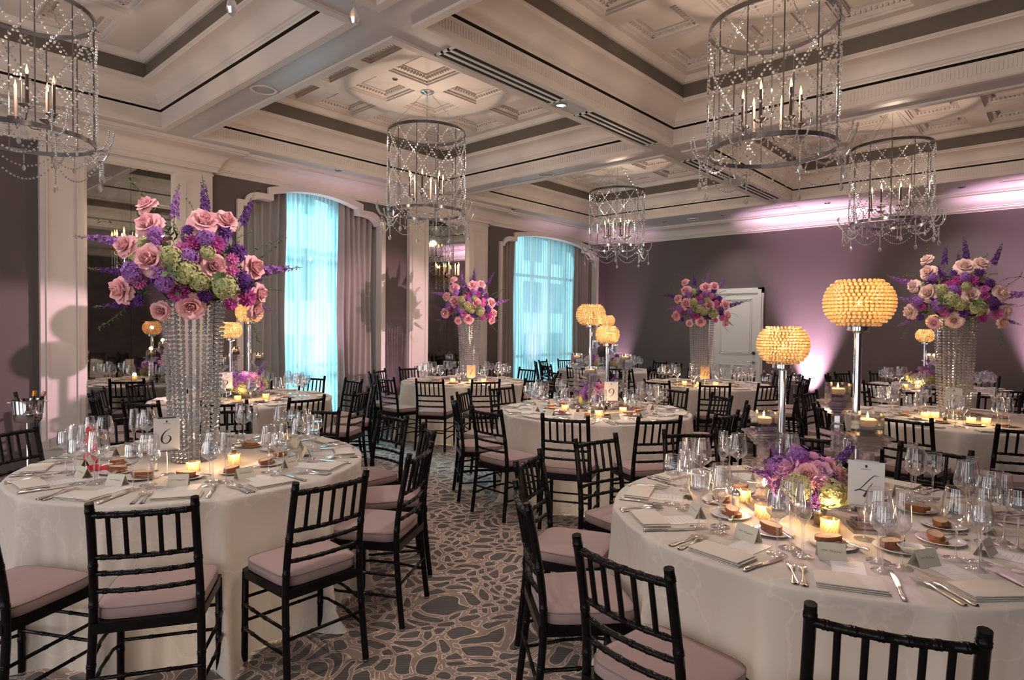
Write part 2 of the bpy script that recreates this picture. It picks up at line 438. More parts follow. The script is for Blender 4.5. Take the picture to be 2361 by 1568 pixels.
def carpet_mat():
    m, nt, b, out = mk('patterned_carpet')
    L = nt.links.new
    tc = N(nt, 'ShaderNodeTexCoord')
    nz = N(nt, 'ShaderNodeTexNoise'); nz.inputs['Scale'].default_value = 2.6; nz.inputs['Detail'].default_value = 1
    L(tc.outputs['Object'], nz.inputs['Vector'])
    sc = N(nt, 'ShaderNodeVectorMath', operation='SCALE'); sc.inputs['Scale'].default_value = 0.50; L(nz.outputs['Color'], sc.inputs[0])
    ad = N(nt, 'ShaderNodeVectorMath', operation='ADD'); L(tc.outputs['Object'], ad.inputs[0]); L(sc.outputs[0], ad.inputs[1])
    def vor(scale, off):
        mp = N(nt, 'ShaderNodeMapping'); mp.inputs['Location'].default_value = (off, off, 0); mp.inputs['Rotation'].default_value = (0, 0, off)
        L(ad.outputs[0], mp.inputs[0])
        v = N(nt, 'ShaderNodeTexVoronoi', voronoi_dimensions='2D', feature='DISTANCE_TO_EDGE'); v.inputs['Scale'].default_value = scale; v.inputs['Randomness'].default_value = 0.92
        L(mp.outputs[0], v.inputs['Vector'])
        f = N(nt, 'ShaderNodeTexVoronoi', voronoi_dimensions='2D', feature='F1'); f.inputs['Scale'].default_value = scale; f.inputs['Randomness'].default_value = 0.92
        L(mp.outputs[0], f.inputs['Vector'])
        # rounded cell: combine edge distance with distance to the seed
        a = N(nt, 'ShaderNodeMath', operation='SUBTRACT'); a.inputs[0].default_value = 0.64; L(f.outputs['Distance'], a.inputs[1])
        mn = N(nt, 'ShaderNodeMath', operation='SMOOTH_MIN'); mn.inputs[2].default_value = 0.22
        L(v.outputs['Distance'], mn.inputs[0]); L(a.outputs[0], mn.inputs[1])
        return mn.outputs[0], f.outputs['Color']
    d1, c1 = vor(9.4, 0.0)
    d2, c2 = vor(17.0, 3.3)
    def band(d, lo, hi):
        a = N(nt, 'ShaderNodeMath', operation='GREATER_THAN'); L(d, a.inputs[0]); a.inputs[1].default_value = lo
        bb = N(nt, 'ShaderNodeMath', operation='LESS_THAN'); L(d, bb.inputs[0]); bb.inputs[1].default_value = hi
        c = N(nt, 'ShaderNodeMath', operation='MULTIPLY'); L(a.outputs[0], c.inputs[0]); L(bb.outputs[0], c.inputs[1])
        return c.outputs[0]
    inside = N(nt, 'ShaderNodeMath', operation='GREATER_THAN'); L(d1, inside.inputs[0]); inside.inputs[1].default_value = 0.125
    line = band(d1, 0.085, 0.122)
    far = N(nt, 'ShaderNodeMath', operation='LESS_THAN'); L(d1, far.inputs[0]); far.inputs[1].default_value = 0.055
    ov = N(nt, 'ShaderNodeMath', operation='MULTIPLY'); L(band(d2, 0.16, 0.25), ov.inputs[0]); L(far.outputs[0], ov.inputs[1])
    l2 = N(nt, 'ShaderNodeMath', operation='MAXIMUM'); L(line, l2.inputs[0]); L(ov.outputs[0], l2.inputs[1]); line = l2.outputs[0]
    wv = N(nt, 'ShaderNodeTexWave', wave_type='BANDS', bands_direction='DIAGONAL'); wv.inputs['Scale'].default_value = 22; wv.inputs['Distortion'].default_value = 2.0; wv.inputs['Detail'].default_value = 3
    L(tc.outputs['Object'], wv.inputs['Vector'])
    stripe = N(nt, 'ShaderNodeMix', data_type='RGBA'); stripe.inputs[6].default_value = (0.026, 0.016, 0.011, 1); stripe.inputs[7].default_value = (0.075, 0.050, 0.036, 1)
    L(wv.outputs['Fac'], stripe.inputs[0])
    base = N(nt, 'ShaderNodeMix', data_type='RGBA'); base.inputs[6].default_value = (0.25, 0.165, 0.12, 1)
    L(inside.outputs[0], base.inputs[0]); L(stripe.outputs[2], base.inputs[7])
    ln = N(nt, 'ShaderNodeMix', data_type='RGBA'); ln.inputs[7].default_value = (0.66, 0.49, 0.39, 1)
    L(line, ln.inputs[0]); L(base.outputs[2], ln.inputs[6])
    fz = N(nt, 'ShaderNodeTexNoise'); fz.inputs['Scale'].default_value = 260; L(tc.outputs['Object'], fz.inputs['Vector'])
    fr = N(nt, 'ShaderNodeMapRange'); fr.inputs['To Min'].default_value = 0.65; fr.inputs['To Max'].default_value = 1.35; L(fz.outputs['Fac'], fr.inputs['Value'])
    fs = N(nt, 'ShaderNodeVectorMath', operation='SCALE'); L(ln.outputs[2], fs.inputs[0]); L(fr.outputs[0], fs.inputs['Scale'])
    L(fs.outputs[0], b.inputs['Base Color']); b.inputs['Roughness'].default_value = 0.8; b.inputs['Sheen Weight'].default_value = 0.35
    bp = N(nt, 'ShaderNodeBump'); bp.inputs['Strength'].default_value = 0.5; bp.inputs['Distance'].default_value = 0.004; L(fz.outputs['Fac'], bp.inputs['Height']); L(bp.outputs[0], b.inputs['Normal'])
    return m
M['carpet'] = carpet_mat()
# ================================================================== THE HALL
YW = 7.98; XB = 12.05; ZS = 3.71; ZC = 4.31
YS = -4.4; XW = -3.2
WIN = [dict(c=4.665, h=1.155, s=0.745, top=3.505, sh=3.18), dict(c=10.07, h=1.635, s=1.225, top=3.485, sh=3.17)]

def win_outline(w, inset=0.0):
    """(x, z) outline of the scalloped window head, left foot to right foot"""
    c, h, s = w['c'], w['h'] - inset, w['s'] - inset
    sh, st, top = w['sh'] - inset, w['sh'] + 0.125 - inset, w['top'] - inset
    st2 = w['sh'] + 0.215 - inset
    half = [(h, 0.0), (h, sh), (h - 0.10 + inset * 0.6, sh)]
    x0 = h - 0.10 + inset * 0.6; x1 = s + 0.12
    for i in range(1, 9):
        t = i / 8
        half.append((x0 + (x1 - x0) * sin(t * pi / 2) ** 1.0, sh + (st - sh) * (1 - cos(t * pi / 2)) if False else sh + (st - sh) * sin(t * pi / 2)))
    half = half[:3] + [(x0 + (x1 - x0) * (1 - cos(i / 8 * pi / 2)), sh + (st - sh) * sin(i / 8 * pi / 2)) for i in range(1, 9)]
    half += [(s, st), (s, st2)]
    for i in range(1, 11):
        t = i / 10
        half.append((s * (1 - t), st2 + (top - st2) * (1 - (1 - t) ** 2)))
    left = [(c - x, z) for x, z in half]
    right = [(c + x, z) for x, z in half[:-1]][::-1]
    return left + right

# floor
b = MB(); b.grid([[(x, y, 0) for x in (XW, 1, 4, 8, XB + 0.3)] for y in (YS - 0.3, -1, 2, 5, YW + 0.6)])
b.f = [f[::-1] if False else f for f in b.f]
struct(b.build('floor', M['carpet'], smooth=False), 'brown carpet patterned with pale outlined pebble shapes')

# window wall: dark wallcovering with two scalloped openings
b = MB()
def wall_strip(x0, x1, z0, z1): b.add([(x0, YW, z0), (x1, YW, z0), (x1, YW, z1), (x0, YW, z1)], [(0, 1, 2, 3)])
xs = XW
for w in WIN:
    wall_strip(xs, w['c'] - w['h'], 0, 3.75)
    o = win_outline(w)
    for (xa, za), (xb, zb) in zip(o[1:-2], o[2:-1]):
        if abs(xb - xa) > 1e-6:
            b.add([(xa, YW, za), (xb, YW, zb), (xb, YW, 3.75), (xa, YW, 3.75)], [(0, 1, 2, 3)])
    xs = w['c'] + w['h']
wall_strip(xs, XB, 0, 3.75)
# reveals
for w in WIN:
    o = win_outline(w)
    for (xa, za), (xb, zb) in zip(o[:-1], o[1:]):
        b.add([(xa, YW, za), (xb, YW, zb), (xb, YW + 0.62, zb), (xa, YW + 0.62, za)], [(0, 1, 2, 3)])
struct(b.build('wall_left', M['wall'], smooth=False), 'dark taupe window wall with two scalloped arches')
b = MB(); b.bbox(XB, XB + 0.15, YS - 0.2, YW + 0.02, 0, 3.75)
struct(b.build('wall_back', M['wall'], smooth=False), 'dark taupe back wall lit by pink uplights')
b = MB(); b.bbox(1.2, XB + 0.1, YS - 0.15, YS, 0, 3.75)
b.bbox(XW - 0.3, 1.2, YS - 0.15, YS, 0, 3.75)
struct(b.build('wall_right', M['wall'], smooth=False), 'dark taupe wall seen in the mirrors')
b = MB(); ys = [YS - 0.15, -3.4, -1.4, -0.4, 1.6, 2.6, 4.6, 5.6, 7.2, YW + 0.1]  # unseen wall added for contrast in reflections, its openings let daylight in
for k in range(0, len(ys) - 1, 2): b.bbox(XW - 0.15, XW, ys[k], ys[k + 1], 0, 3.75)
b.bbox(XW - 0.15, XW, YS - 0.15, YW + 0.1, 3.2, 4.6)
struct(b.build('wall_front', M['wall'], smooth=False), 'added wall with light openings behind the camera, seen only in reflections')

# window trims, glazing bars, glass
for i, w in enumerate(WIN):
    b = MB(); o = win_outline(w); q = win_outline(w, 0.075)
    for k in range(len(o) - 1):
        (xa, za), (xb, zb) = o[k], o[k + 1]; (ya, wa), (yb, wb) = q[k], q[k + 1]
        f0, f1 = YW - 0.045, YW + 0.10
        b.add([(xa, f0, za), (xb, f0, zb), (yb, f0, wb), (ya, f0, wa), (xa, f1, za), (xb, f1, zb), (yb, f1, wb), (ya, f1, wa)],
              [(0, 3, 2, 1), (0, 1, 5, 4), (3, 7, 6, 2)])
    struct(b.build('trim_%d' % (i + 1), M['cream'], smooth=30), ('narrow' if i == 0 else 'wide') + ' cream scalloped frame around the arched window')
    c, h = w['c'], w['h'] + 0.1
    b = MB()
    yb = YW + 0.56
    for k in range(7 if i else 5):
        n = 6 if i else 4
        x = c - h + 2 * h * k / n
        b.bbox(x - 0.03, x + 0.03, yb - 0.03, yb + 0.03, 0, 3.7)
    for z in (0.04, 0.95, 2.65, 3.66): b.bbox(c - h, c + h, yb - 0.03, yb + 0.03, z - 0.03, z + 0.03)
    f = struct(b.build('window_%d' % (i + 1), M['white'], smooth=False), ('left' if i == 0 else 'right') + ' tall window behind white sheers')
    g = MB(); g.add([(c - h, yb, 0), (c + h, yb, 0), (c + h, yb, 3.7), (c - h, yb, 3.7)], [(0, 1, 2, 3)])
    g.build('pane', M['acrylic'], f, smooth=False)
# outer skin above and beside the windows keeps daylight to the openings
b = MB()
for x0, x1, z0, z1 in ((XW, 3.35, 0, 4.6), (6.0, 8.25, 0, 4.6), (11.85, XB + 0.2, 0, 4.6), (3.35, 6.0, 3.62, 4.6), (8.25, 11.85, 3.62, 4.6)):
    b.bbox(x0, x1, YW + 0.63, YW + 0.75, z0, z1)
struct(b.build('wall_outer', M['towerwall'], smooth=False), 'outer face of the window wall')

# ---------------- cornice: cove swept along the walls, stepping out at the mirror bays
def sweep_path(b, path, prof, closed=False, flip=1):
    """path: (x, y) corner points; prof: (inset to the left of travel, z)"""
    n = len(path); rows = []
    for i, p in enumerate(path):
        p = Vector(p)
        if closed: a = Vector(path[i - 1]); c = Vector(path[(i + 1) % n])
        else:
            a = Vector(path[i - 1]) if i > 0 else None; c = Vector(path[i + 1]) if i < n - 1 else None
        d1 = (p - a).normalized() if a is not None else None
        d2 = (c - p).normalized() if c is not None else None
        if d1 is None: d1 = d2
        if d2 is None: d2 = d1
        n1 = Vector((-d1.y, d1.x)) * flip; n2 = Vector((-d2.y, d2.x)) * flip
        m = (n1 + n2); m = m / max(m.length_squared / 2, 0.2) if m.length > 1e-4 else n1
        rows.append([(p.x + m.x * q, p.y + m.y * q, z) for q, z in prof])
    if closed: rows.append(rows[0])
    b.grid(rows)
COVE = [(0.0, 3.44), (0.035, 3.44), (0.035, 3.475), (0.05, 3.485), (0.05, 3.50), (0.062, 3.505)] + \
       [(0.062 + 0.20 * (1 - cos(t * pi / 2 / 6)), 3.505 + 0.15 * sin(t * pi / 2 / 6)) for t in range(1, 7)] + [(0.275, 3.655), (0.275, 3.675), (0.30, 3.68), (0.31, 3.712)]
B1 = (1.40, 3.20); B2 = (6.24, 8.09); PJ = 0.075
path = [(XB, YS), (XB, YW), (B2[1], YW), (B2[1], YW - PJ), (B2[0], YW - PJ), (B2[0], YW), (B1[1], YW), (B1[1], YW - PJ), (B1[0], YW - PJ), (B1[0], YW), (XW, YW)]
b = MB(); sweep_path(b, path, COVE)
struct(b.build('trim_3', M['cream'], smooth=35), 'cream coved cornice below the ceiling')
b = MB(); sweep_path(b, [(1.2, YS), (XB, YS)], COVE)
struct(b.build('trim_4', M['cream'], smooth=35), 'cream coved cornice over the wall seen in the mirrors')

# ---------------- mirror bays
for bi, (bx0, bx1, mx0, mx1) in enumerate(((1.455, 3.185, 1.88, 2.725), (6.27, 8.07, 6.70, 7.565))):
    b = MB(); y1 = YW + 0.01
    ring = [(bx0, 0), (bx0, 3.45), (bx1, 3.45), (bx1, 0)]
    b.bbox(bx0, mx0 - 0.035, YW - PJ, y1, 0, 3.46)
    b.bbox(mx1 + 0.035, bx1, YW - PJ, y1, 0, 3.46)
    b.bbox(mx0 - 0.035, mx1 + 0.035, YW - PJ, y1, 3.36, 3.46)
    # splayed jambs to the glass
    for xa, xb in ((mx0 - 0.035, mx0), (mx1 + 0.035, mx1)):
        b.add([(xa, YW - PJ, 0), (xb, YW - 0.02, 0), (xb, YW - 0.02, 3.34), (xa, YW - PJ, 3.36)], [(0, 1, 2, 3)])
    b.add([(mx0 - 0.035, YW - PJ, 3.36), (mx1 + 0.035, YW - PJ, 3.36), (mx1, YW - 0.02, 3.34), (mx0, YW - 0.02, 3.34)], [(0, 1, 2, 3)])
    # raised strips on the pilasters
    for xa, xb in ((bx0 + 0.05, mx0 - 0.09), (mx1 + 0.13, bx1 - 0.05)):
        for u, v in ((xa, xa + 0.015), (xb - 0.015, xb)): b.bbox(u, v, YW - PJ - 0.012, YW - PJ, 0.25, 3.27)
        b.bbox(xa, xb, YW - PJ - 0.012, YW - PJ, 3.27, 3.285); b.bbox(xa, xb, YW - PJ - 0.012, YW - PJ, 0.235, 0.25)
    b.bbox(bx0 - 0.01, bx1 + 0.01, YW - PJ - 0.02, YW - PJ, 3.395, 3.415)
    struct(b.build('trim_%d' % (5 + bi), M['cream'], smooth=False), 'cream pilasters framing the %s mirror' % ('near' if bi == 0 else 'far'))
    t = thing('wall_mirror', 'tall antiqued mirror of two panels, %s' % ('left, behind the near tall flowers' if bi == 0 else 'between the two arched windows'), 'mirror', ((mx0 + mx1) / 2, YW - 0.02, 0), group='antiqued mirrors')
    hw = (mx1 - mx0) / 2
    for s in (-1, 1):
        b = MB(); b.bbox(min(0.002 * s, hw * s), max(0.002 * s, hw * s), 0.0, 0.012, 0.1, 3.345)
        b.build('mirror_panel', M['mirror'], t, smooth=False)

# ---------------- skirting
b = MB()
for x0, x1 in ((XW, 1.455), (3.185, 3.51), (5.82, 6.27), (8.07, 8.435), (11.705, XB)): b.bbox(x0, x1, YW - 0.02, YW, 0, 0.16)
struct(b.build('baseboard_left', M['wall'], smooth=False), 'dark skirting of the window wall')
b = MB(); b.bbox(XB - 0.02, XB, 5.46, YW - 0.02, 0, 0.14); b.bbox(XB - 0.02, XB, YS, 4.33, 0, 0.14)
struct(b.build('baseboard_back', M['wall'], smooth=False), 'dark skirting of the back wall')

# ---------------- ceiling
xr = [(-1.70, 2.43), (2.86, 6.54), (6.96, 10.68)]
yr = [(-4.0, -0.50), (-0.09, 3.43), (3.81, 7.37)]
XS_ = [XW - 0.3] + [v for p in xr for v in p] + [XB + 0.1]
YS_ = [YS - 0.1] + [v for p in yr for v in p] + [YW + 0.1]
b = MB()
for i in range(len(XS_) - 1):
    for j in range(len(YS_) - 1):
        if i % 2 == 1 and j % 2 == 1: continue
        b.add([(XS_[i], YS_[j], ZS), (XS_[i + 1], YS_[j], ZS), (XS_[i + 1], YS_[j + 1], ZS), (XS_[i], YS_[j + 1], ZS)], [(0, 3, 2, 1)])
b.bbox(XW - 0.3, XB + 0.2, YS - 0.2, YW + 0.74, 4.46, 4.6)   # roof slab
struct(b.build('ceiling', M['soffit'], smooth=False), 'grey cream beams of the coffered ceiling')
FR_A = [(-0.075, 3.712), (-0.075, 3.69), (-0.01, 3.69), (0.0, 3.70), (0.0, 3.855), (0.006, 3.862)]
FR_GAP = [(0.006, 3.862), (-0.05, 3.862), (-0.05, 3.882), (0.02, 3.882)]
FR_B = [(0.02, 3.882), (0.024, 3.900), (0.036, 3.905), (0.036, 3.925), (0.05, 3.93)] + \
       [(0.05 + 0.175 * (1 - cos(t * pi / 2 / 8)), 3.93 + 0.13 * sin(t * pi / 2 / 8)) for t in range(1, 9)] + \
       [(0.235, 4.06), (0.235, 4.075), (0.25, 4.08), (0.25, 4.10), (0.22, 4.10)]
FR_BAND = [(0.22, 4.10), (0.22, 4.27)]
FR_C = [(0.22, 4.27), (0.20, 4.27), (0.20, 4.255), (0.245, 4.25), (0.27, 4.262), (0.29, 4.29), (0.31, ZC)]
ti = 7
for i, (x0, x1) in enumerate(xr):
    for j, (y0, y1) in enumerate(yr):
        loop = [(x0, y0), (x1, y0), (x1, y1), (x0, y1)]
        b = MB()
        b.mi = 0; sweep_path(b, loop, FR_A, True)
        b.mi = 1; sweep_path(b, loop, FR_GAP, True)
        b.mi = 0; sweep_path(b, loop, FR_B, True)
        b.mi = 2; sweep_path(b, loop, FR_BAND, True)
        b.mi = 0; sweep_path(b, loop, FR_C, True)
        # fine flutes on the upright fascia
        if (i, j) in ((1, 1), (2, 1), (2, 2), (1, 2)):
            for fx in range(int((x1 - x0) / 0.03) - 1):
                x = x0 + 0.03 * (fx + 1)
                b.bbox(x - 0.006, x + 0.006, y1 - 0.004, y1 + 0.002, 3.755, 3.83)
            for fy in range(int((y1 - y0) / 0.03) - 1):
                y = y0 + 0.03 * (fy + 1)
                b.bbox(x1 - 0.004, x1 + 0.002, y - 0.006, y + 0.006, 3.755, 3.83)
        struct(b.build('trim_%d' % ti, [M['cream'], M['gap'], M['band']], smooth=25), 'stepped coved moulding around a ceiling coffer'); ti += 1
        # panelled coffer ceiling: nine stepped caissons
        b = MB()
        X0, X1, Y0, Y1 = x0 + 0.31, x1 - 0.31, y0 + 0.31, y1 - 0.31
        nx = 4; ny = 4
        sq = 0.275; PX = 0.775
        cx = [(X0 + X1) / 2 + PX * (k - 1.5) for k in range(nx)]; cyy = [(Y0 + Y1) / 2 + min(PX, (Y1 - Y0 - 0.64) / 3) * (k - 1.5) for k in range(ny)]
        ex = [X0] + [v for c in cx for v in (c - sq, c + sq)] + [X1]; ey = [Y0] + [v for c in cyy for v in (c - sq, c + sq)] + [Y1]
        for a in range(len(ex) - 1):
            for c in range(len(ey) - 1):
                if a % 2 == 1 and c % 2 == 1: continue
                b.add([(ex[a], ey[c], ZC), (ex[a + 1], ey[c], ZC), (ex[a + 1], ey[c + 1], ZC), (ex[a], ey[c + 1], ZC)], [(0, 3, 2, 1)])
        for a in cx:
            for c in cyy:
                lp = [(a - sq, c - sq), (a + sq, c - sq), (a + sq, c + sq), (a - sq, c + sq)]
                sweep_path(b, lp, [(0, ZC), (0.0, ZC + 0.02), (0.018, ZC + 0.02), (0.018, ZC + 0.04), (0.03, ZC + 0.045), (0.08, ZC + 0.075), (0.08, ZC + 0.10), (0.12, ZC + 0.10), (0.12, ZC + 0.07), (0.145, ZC + 0.07)], True)
                k = sq - 0.145; zq = ZC + 0.07
                b.add([(a - k, c - k, zq), (a + k, c - k, zq), (a + k, c + k, zq), (a - k, c + k, zq)], [(0, 3, 2, 1)])
                for q in range(11):
                    u = -0.21 + 0.042 * q
                    for s in (-1, 1):
                        b.box((a + u, c + s * 0.218, ZC + 0.056), (0.020, 0.03, 0.024)); b.box((a + s * 0.218, c + u, ZC + 0.056), (0.03, 0.020, 0.024))
        struct(b.build('ceiling', M['cream'], smooth=False), 'panelled cream ceiling inside a coffer')

# ---------------- things in the ceiling
def vent(x0, x1, yc, lab):
    t = thing('linear_vent', lab, 'vent', ((x0 + x1) / 2, yc, ZS), group='slotted air vents in the ceiling beam')
    L = x1 - x0
    f = MB(); w = 0.115
    for s in (-1, 1):
        f.box((0, s * w, -0.006), (L, 0.02, 0.012)); f.box((s * (L / 2 - 0.01), 0, -0.006), (0.02, 2 * w, 0.012))
    for k in range(2): f.box((0, -0.037 + k * 0.074, -0.006), (L, 0.026, 0.012))
    f.build('frame', M['white'], t, smooth=False)
    for k in range(3):
        s_ = MB(); s_.box((0, -0.074 + k * 0.074, -0.003), (L - 0.04, 0.044, 0.006)); s_.build('slot', M['blacksmall'], t, smooth=False)
vent(3.20, 4.62, 3.62, 'long slotted vent in the beam, nearest the camera')
vent(5.03, 6.40, 3.62, 'slotted vent in the beam just beyond the small bright downlight')
vent(7.30, 8.60, 3.62, 'slotted vent in the far beam, right behind the large chandelier')
vent(9.05, 10.40, 3.62, 'slotted vent in the beam nearest the back wall')
def disc(name, lab, cat, x, y, z, r, mats, group=None):
    t = thing(name, lab, cat, (x, y, z), group=group)
    a = MB(); a.lathe([(r, 0), (r, -0.008), (r * 0.86, -0.012), (r * 0.80, -0.004)], 28, cap=False); a.build('rim', mats[0], t)
    a = MB(); a.lathe([(0.0001, -0.0045), (r * 0.81, -0.0045)], 28, cap=False); a.build('grille' if 'speaker' in name else 'lens', mats[1], t)
    return t
disc('ceiling_speaker', 'round ceiling speaker in the near cross beam, upper left', 'speaker', 2.66, 5.48, ZS, 0.12, (M['white'], M['grille']), 'round ceiling speakers')
disc('ceiling_speaker', 'round ceiling speaker in the beam above the middle chandeliers', 'speaker', 6.74, 5.48, ZS, 0.12, (M['white'], M['grille']), 'round ceiling speakers')
disc('ceiling_speaker', 'round ceiling speaker near the back wall, left of the flowers on table eleven', 'speaker', 11.35, 5.5, ZS, 0.12, (M['white'], M['grille']), 'round ceiling speakers')
disc('downlight', 'small bright cyan downlight between two slotted vents', 'light', 4.72, 3.66, ZS, 0.055, (M['nickel'], M['cyanlamp']))
for k, (x, y, z, l) in enumerate(((11.27, 4.86, ZS, 'dark recessed eyeball light left of the pink back wall glow'), (11.27, 6.07, ZS, 'dark recessed eyeball light nearest the far corner'),
                              (11.27, 3.05, ZS, 'dark recessed eyeball light over the brightest pink glow'), (11.27, 1.21, ZS, 'dark recessed eyeball light at the right of the back soffit'),
                              (4.72, 7.53, ZS, 'small recessed light in the soffit over the first arched window'), (8.35, 7.53, ZS, 'small recessed light in the soffit near the second arched window'),
                              (1.15, 4.80, ZC, 'recessed eyeball light in the coffer at the top left'), (3.87, 4.80, ZC, 'recessed eyeball light in the coffer of the middle chandelier'),
                              (8.0, 0.55, ZC, 'recessed eyeball light in the coffer at the upper right'), (4.22, 5.6, ZC, 'small dark sprinkler cap left of the middle chandelier canopy'))):
    disc('recessed_light', l, 'light', x, y, z, 0.05 if k < 9 else 0.03, (M['nickel'], M['blacksmall'] if k not in (8,) else M['nickel']), 'recessed eyeball lights')
for x, y, l in ((11.35, 3.95, 'flat access panel in the back soffit, left of the pink glow'), (11.35, 0.35, 'flat access panel in the back soffit at the right edge')):
    b = MB(); b.box((0, 0, -0.004), (0.28, 0.85, 0.008)); b.box((0, 0, -0.008), (0.24, 0.81, 0.004))
    o = b.build('access_panel', M['soffit'], smooth=False, loc=(x, y, ZS)); tag(o, l, 'panel', 'ceiling access panels')

# ---------------- door in the back wall
dy0, dy1 = 4.36, 5.42
b = MB()
for ya, yb2 in ((dy0 - 0.01, dy0 + 0.09), (dy1 - 0.09, dy1 + 0.01)):
    b.bbox(XB - 0.05, XB, ya, yb2, 0, 2.37); b.bbox(XB - 0.065, XB - 0.05, ya + 0.03 if ya < 5 else ya, yb2 if ya < 5 else yb2 - 0.03, 0, 2.34)
b.bbox(XB - 0.05, XB, dy0 - 0.01, dy1 + 0.01, 2.27, 2.37)
struct(b.build('trim_20', M['white'], smooth=False), 'white door casing')
b = MB(); b.bbox(XB - 0.03, XB - 0.002, dy0 + 0.09, dy1 - 0.09, 0.01, 2.27)
def panelring(z0, z1):
    for k, (ins, th) in enumerate(((0.12, 0.012), (0.15, 0.007))):
        ya, yb2 = dy0 + 0.09 + ins, dy1 - 0.09 - ins; za, zb = z0 + ins - 0.1, z1 - ins + 0.1; w = 0.014
        b.bbox(XB - 0.03 - th, XB - 0.03, ya, yb2, za, za + w); b.bbox(XB - 0.03 - th, XB - 0.03, ya, yb2, zb - w, zb)
        b.bbox(XB - 0.03 - th, XB - 0.03, ya, ya + w, za, zb); b.bbox(XB - 0.03 - th, XB - 0.03, yb2 - w, yb2, za, zb)
panelring(1.06, 2.18); panelring(0.16, 0.88)
door = struct(b.build('door_1', M['white'], smooth=False), 'white panelled door with dark lever handle')
b = MB(); b.lathe([(0.03, 0), (0.03, 0.012), (0.012, 0.016), (0.012, 0.045)], 16, M=Matrix.Translation((XB - 0.03, dy0 + 0.16, 0.93)) @ Matrix.Rotation(-pi / 2, 4, 'Y'))
b.tube([(XB - 0.075, dy0 + 0.16, 0.93), (XB - 0.08, dy0 + 0.2, 0.93), (XB - 0.08, dy0 + 0.29, 0.93)], 0.009)
b.build('door_handle', M['nickel'], door)
b = MB(); b.lathe([(0.035, 0), (0.03, 0.02), (0.0001, 0.022)], 16, M=Matrix.Translation((XB - 0.03, dy0 + 0.16, 1.10)) @ Matrix.Rotation(-pi / 2, 4, 'Y'))
b.build('deadbolt', M['lead'], door)

# ---------------- curtains and sheers
def pleats(x0, x1, y, z0, z1, n, amp, seed, top_fn=None, drift=0.0):
    rnd = random.Random(seed); b = MB(); rows = []
    nz = 12; m = n * 8
    ph = [rnd.uniform(0.7, 1.3) for _ in range(n + 2)]
    for j in range(nz + 1):
        row = []
        for i in range(m + 1):
            u = i / m; x = x0 + (x1 - x0) * u
            k = u * n; a = ph[int(k)] * (1 - (k % 1)) + ph[int(k) + 1] * (k % 1)
            zt = z1 if top_fn is None else min(z1, top_fn(x))
            z = z0 + (zt - z0) * j / nz
            f = 1.0 + 0.25 * sin(3 * u + j * 0.4)
            row.append((x + drift * (1 - j / nz) + 0.012 * sin(j * 0.7 + k), y + amp * a * f * sin(2 * pi * k) + 0.01 * sin(4 * pi * k + 1), z))
        rows.append(row)
    b.grid(rows); return b
for wi, (w, panels, sh) in enumerate(((WIN[0], ((3.54, 4.28, 7), (5.12, 5.80, 7)), (4.15, 5.25)), (WIN[1], ((8.47, 9.06, 6), (11.10, 11.69, 6)), (8.95, 11.22)))):
    for k, (a, c, n) in enumerate(panels):
        o = pleats(a, c, YW + 0.19, 0.01, 3.55, n, 0.045, 5 * wi + k).build('curtain', M['curtain'], smooth=True)
        tag(o, 'taupe pleated floor-length curtain, %s side of the %s arched window' % ('left' if k == 0 else 'right', 'first' if wi == 0 else 'second'), 'curtain', 'taupe curtains')
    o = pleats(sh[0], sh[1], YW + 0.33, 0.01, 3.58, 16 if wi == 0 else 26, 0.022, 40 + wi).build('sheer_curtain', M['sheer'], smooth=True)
    tag(o, 'translucent white sheer tinted cyan for daylight in the %s arched window' % ('first' if wi == 0 else 'second'), 'sheer curtain', 'white sheer curtains')

# ---------------- towers outside
def tower(x0, x1, y, h, rows, cols, lab, fx=0.3):
    b = MB(); b.bbox(0, x1 - x0, 0, 6, -30, h)
    o = tag(b.build('tower', M['towerwall'], smooth=False, loc=(x0, y, 0)), lab, 'building')
    L = x1 - x0
    pr = MB(); pr.box((0, 0, 0), (L / cols * (1 - fx), 0.12, 1.9)); me = pr.mesh('window', M['towerglass'], False)
    for r in range(rows):
        for c in range(cols):
            q = bpy.data.objects.new('window', me); COL.objects.link(q); q.parent = o
            q.location = (L / cols * (c + 0.5), -0.02, -3 + r * 3.2)
    return o
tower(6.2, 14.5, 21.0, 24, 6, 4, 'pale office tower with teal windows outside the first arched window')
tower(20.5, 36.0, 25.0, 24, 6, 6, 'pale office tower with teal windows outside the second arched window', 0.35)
# ================================================================== TABLES AND CHAIRS
ZT = 0.772          # top of the cloth
RT = 0.915
RING = 1.36         # radius of the chair backs
def ordinal(i): return ['first', 'second', 'third', 'fourth', 'fifth', 'sixth', 'seventh', 'eighth', 'ninth', 'tenth', 'eleventh', 'twelfth'][i]
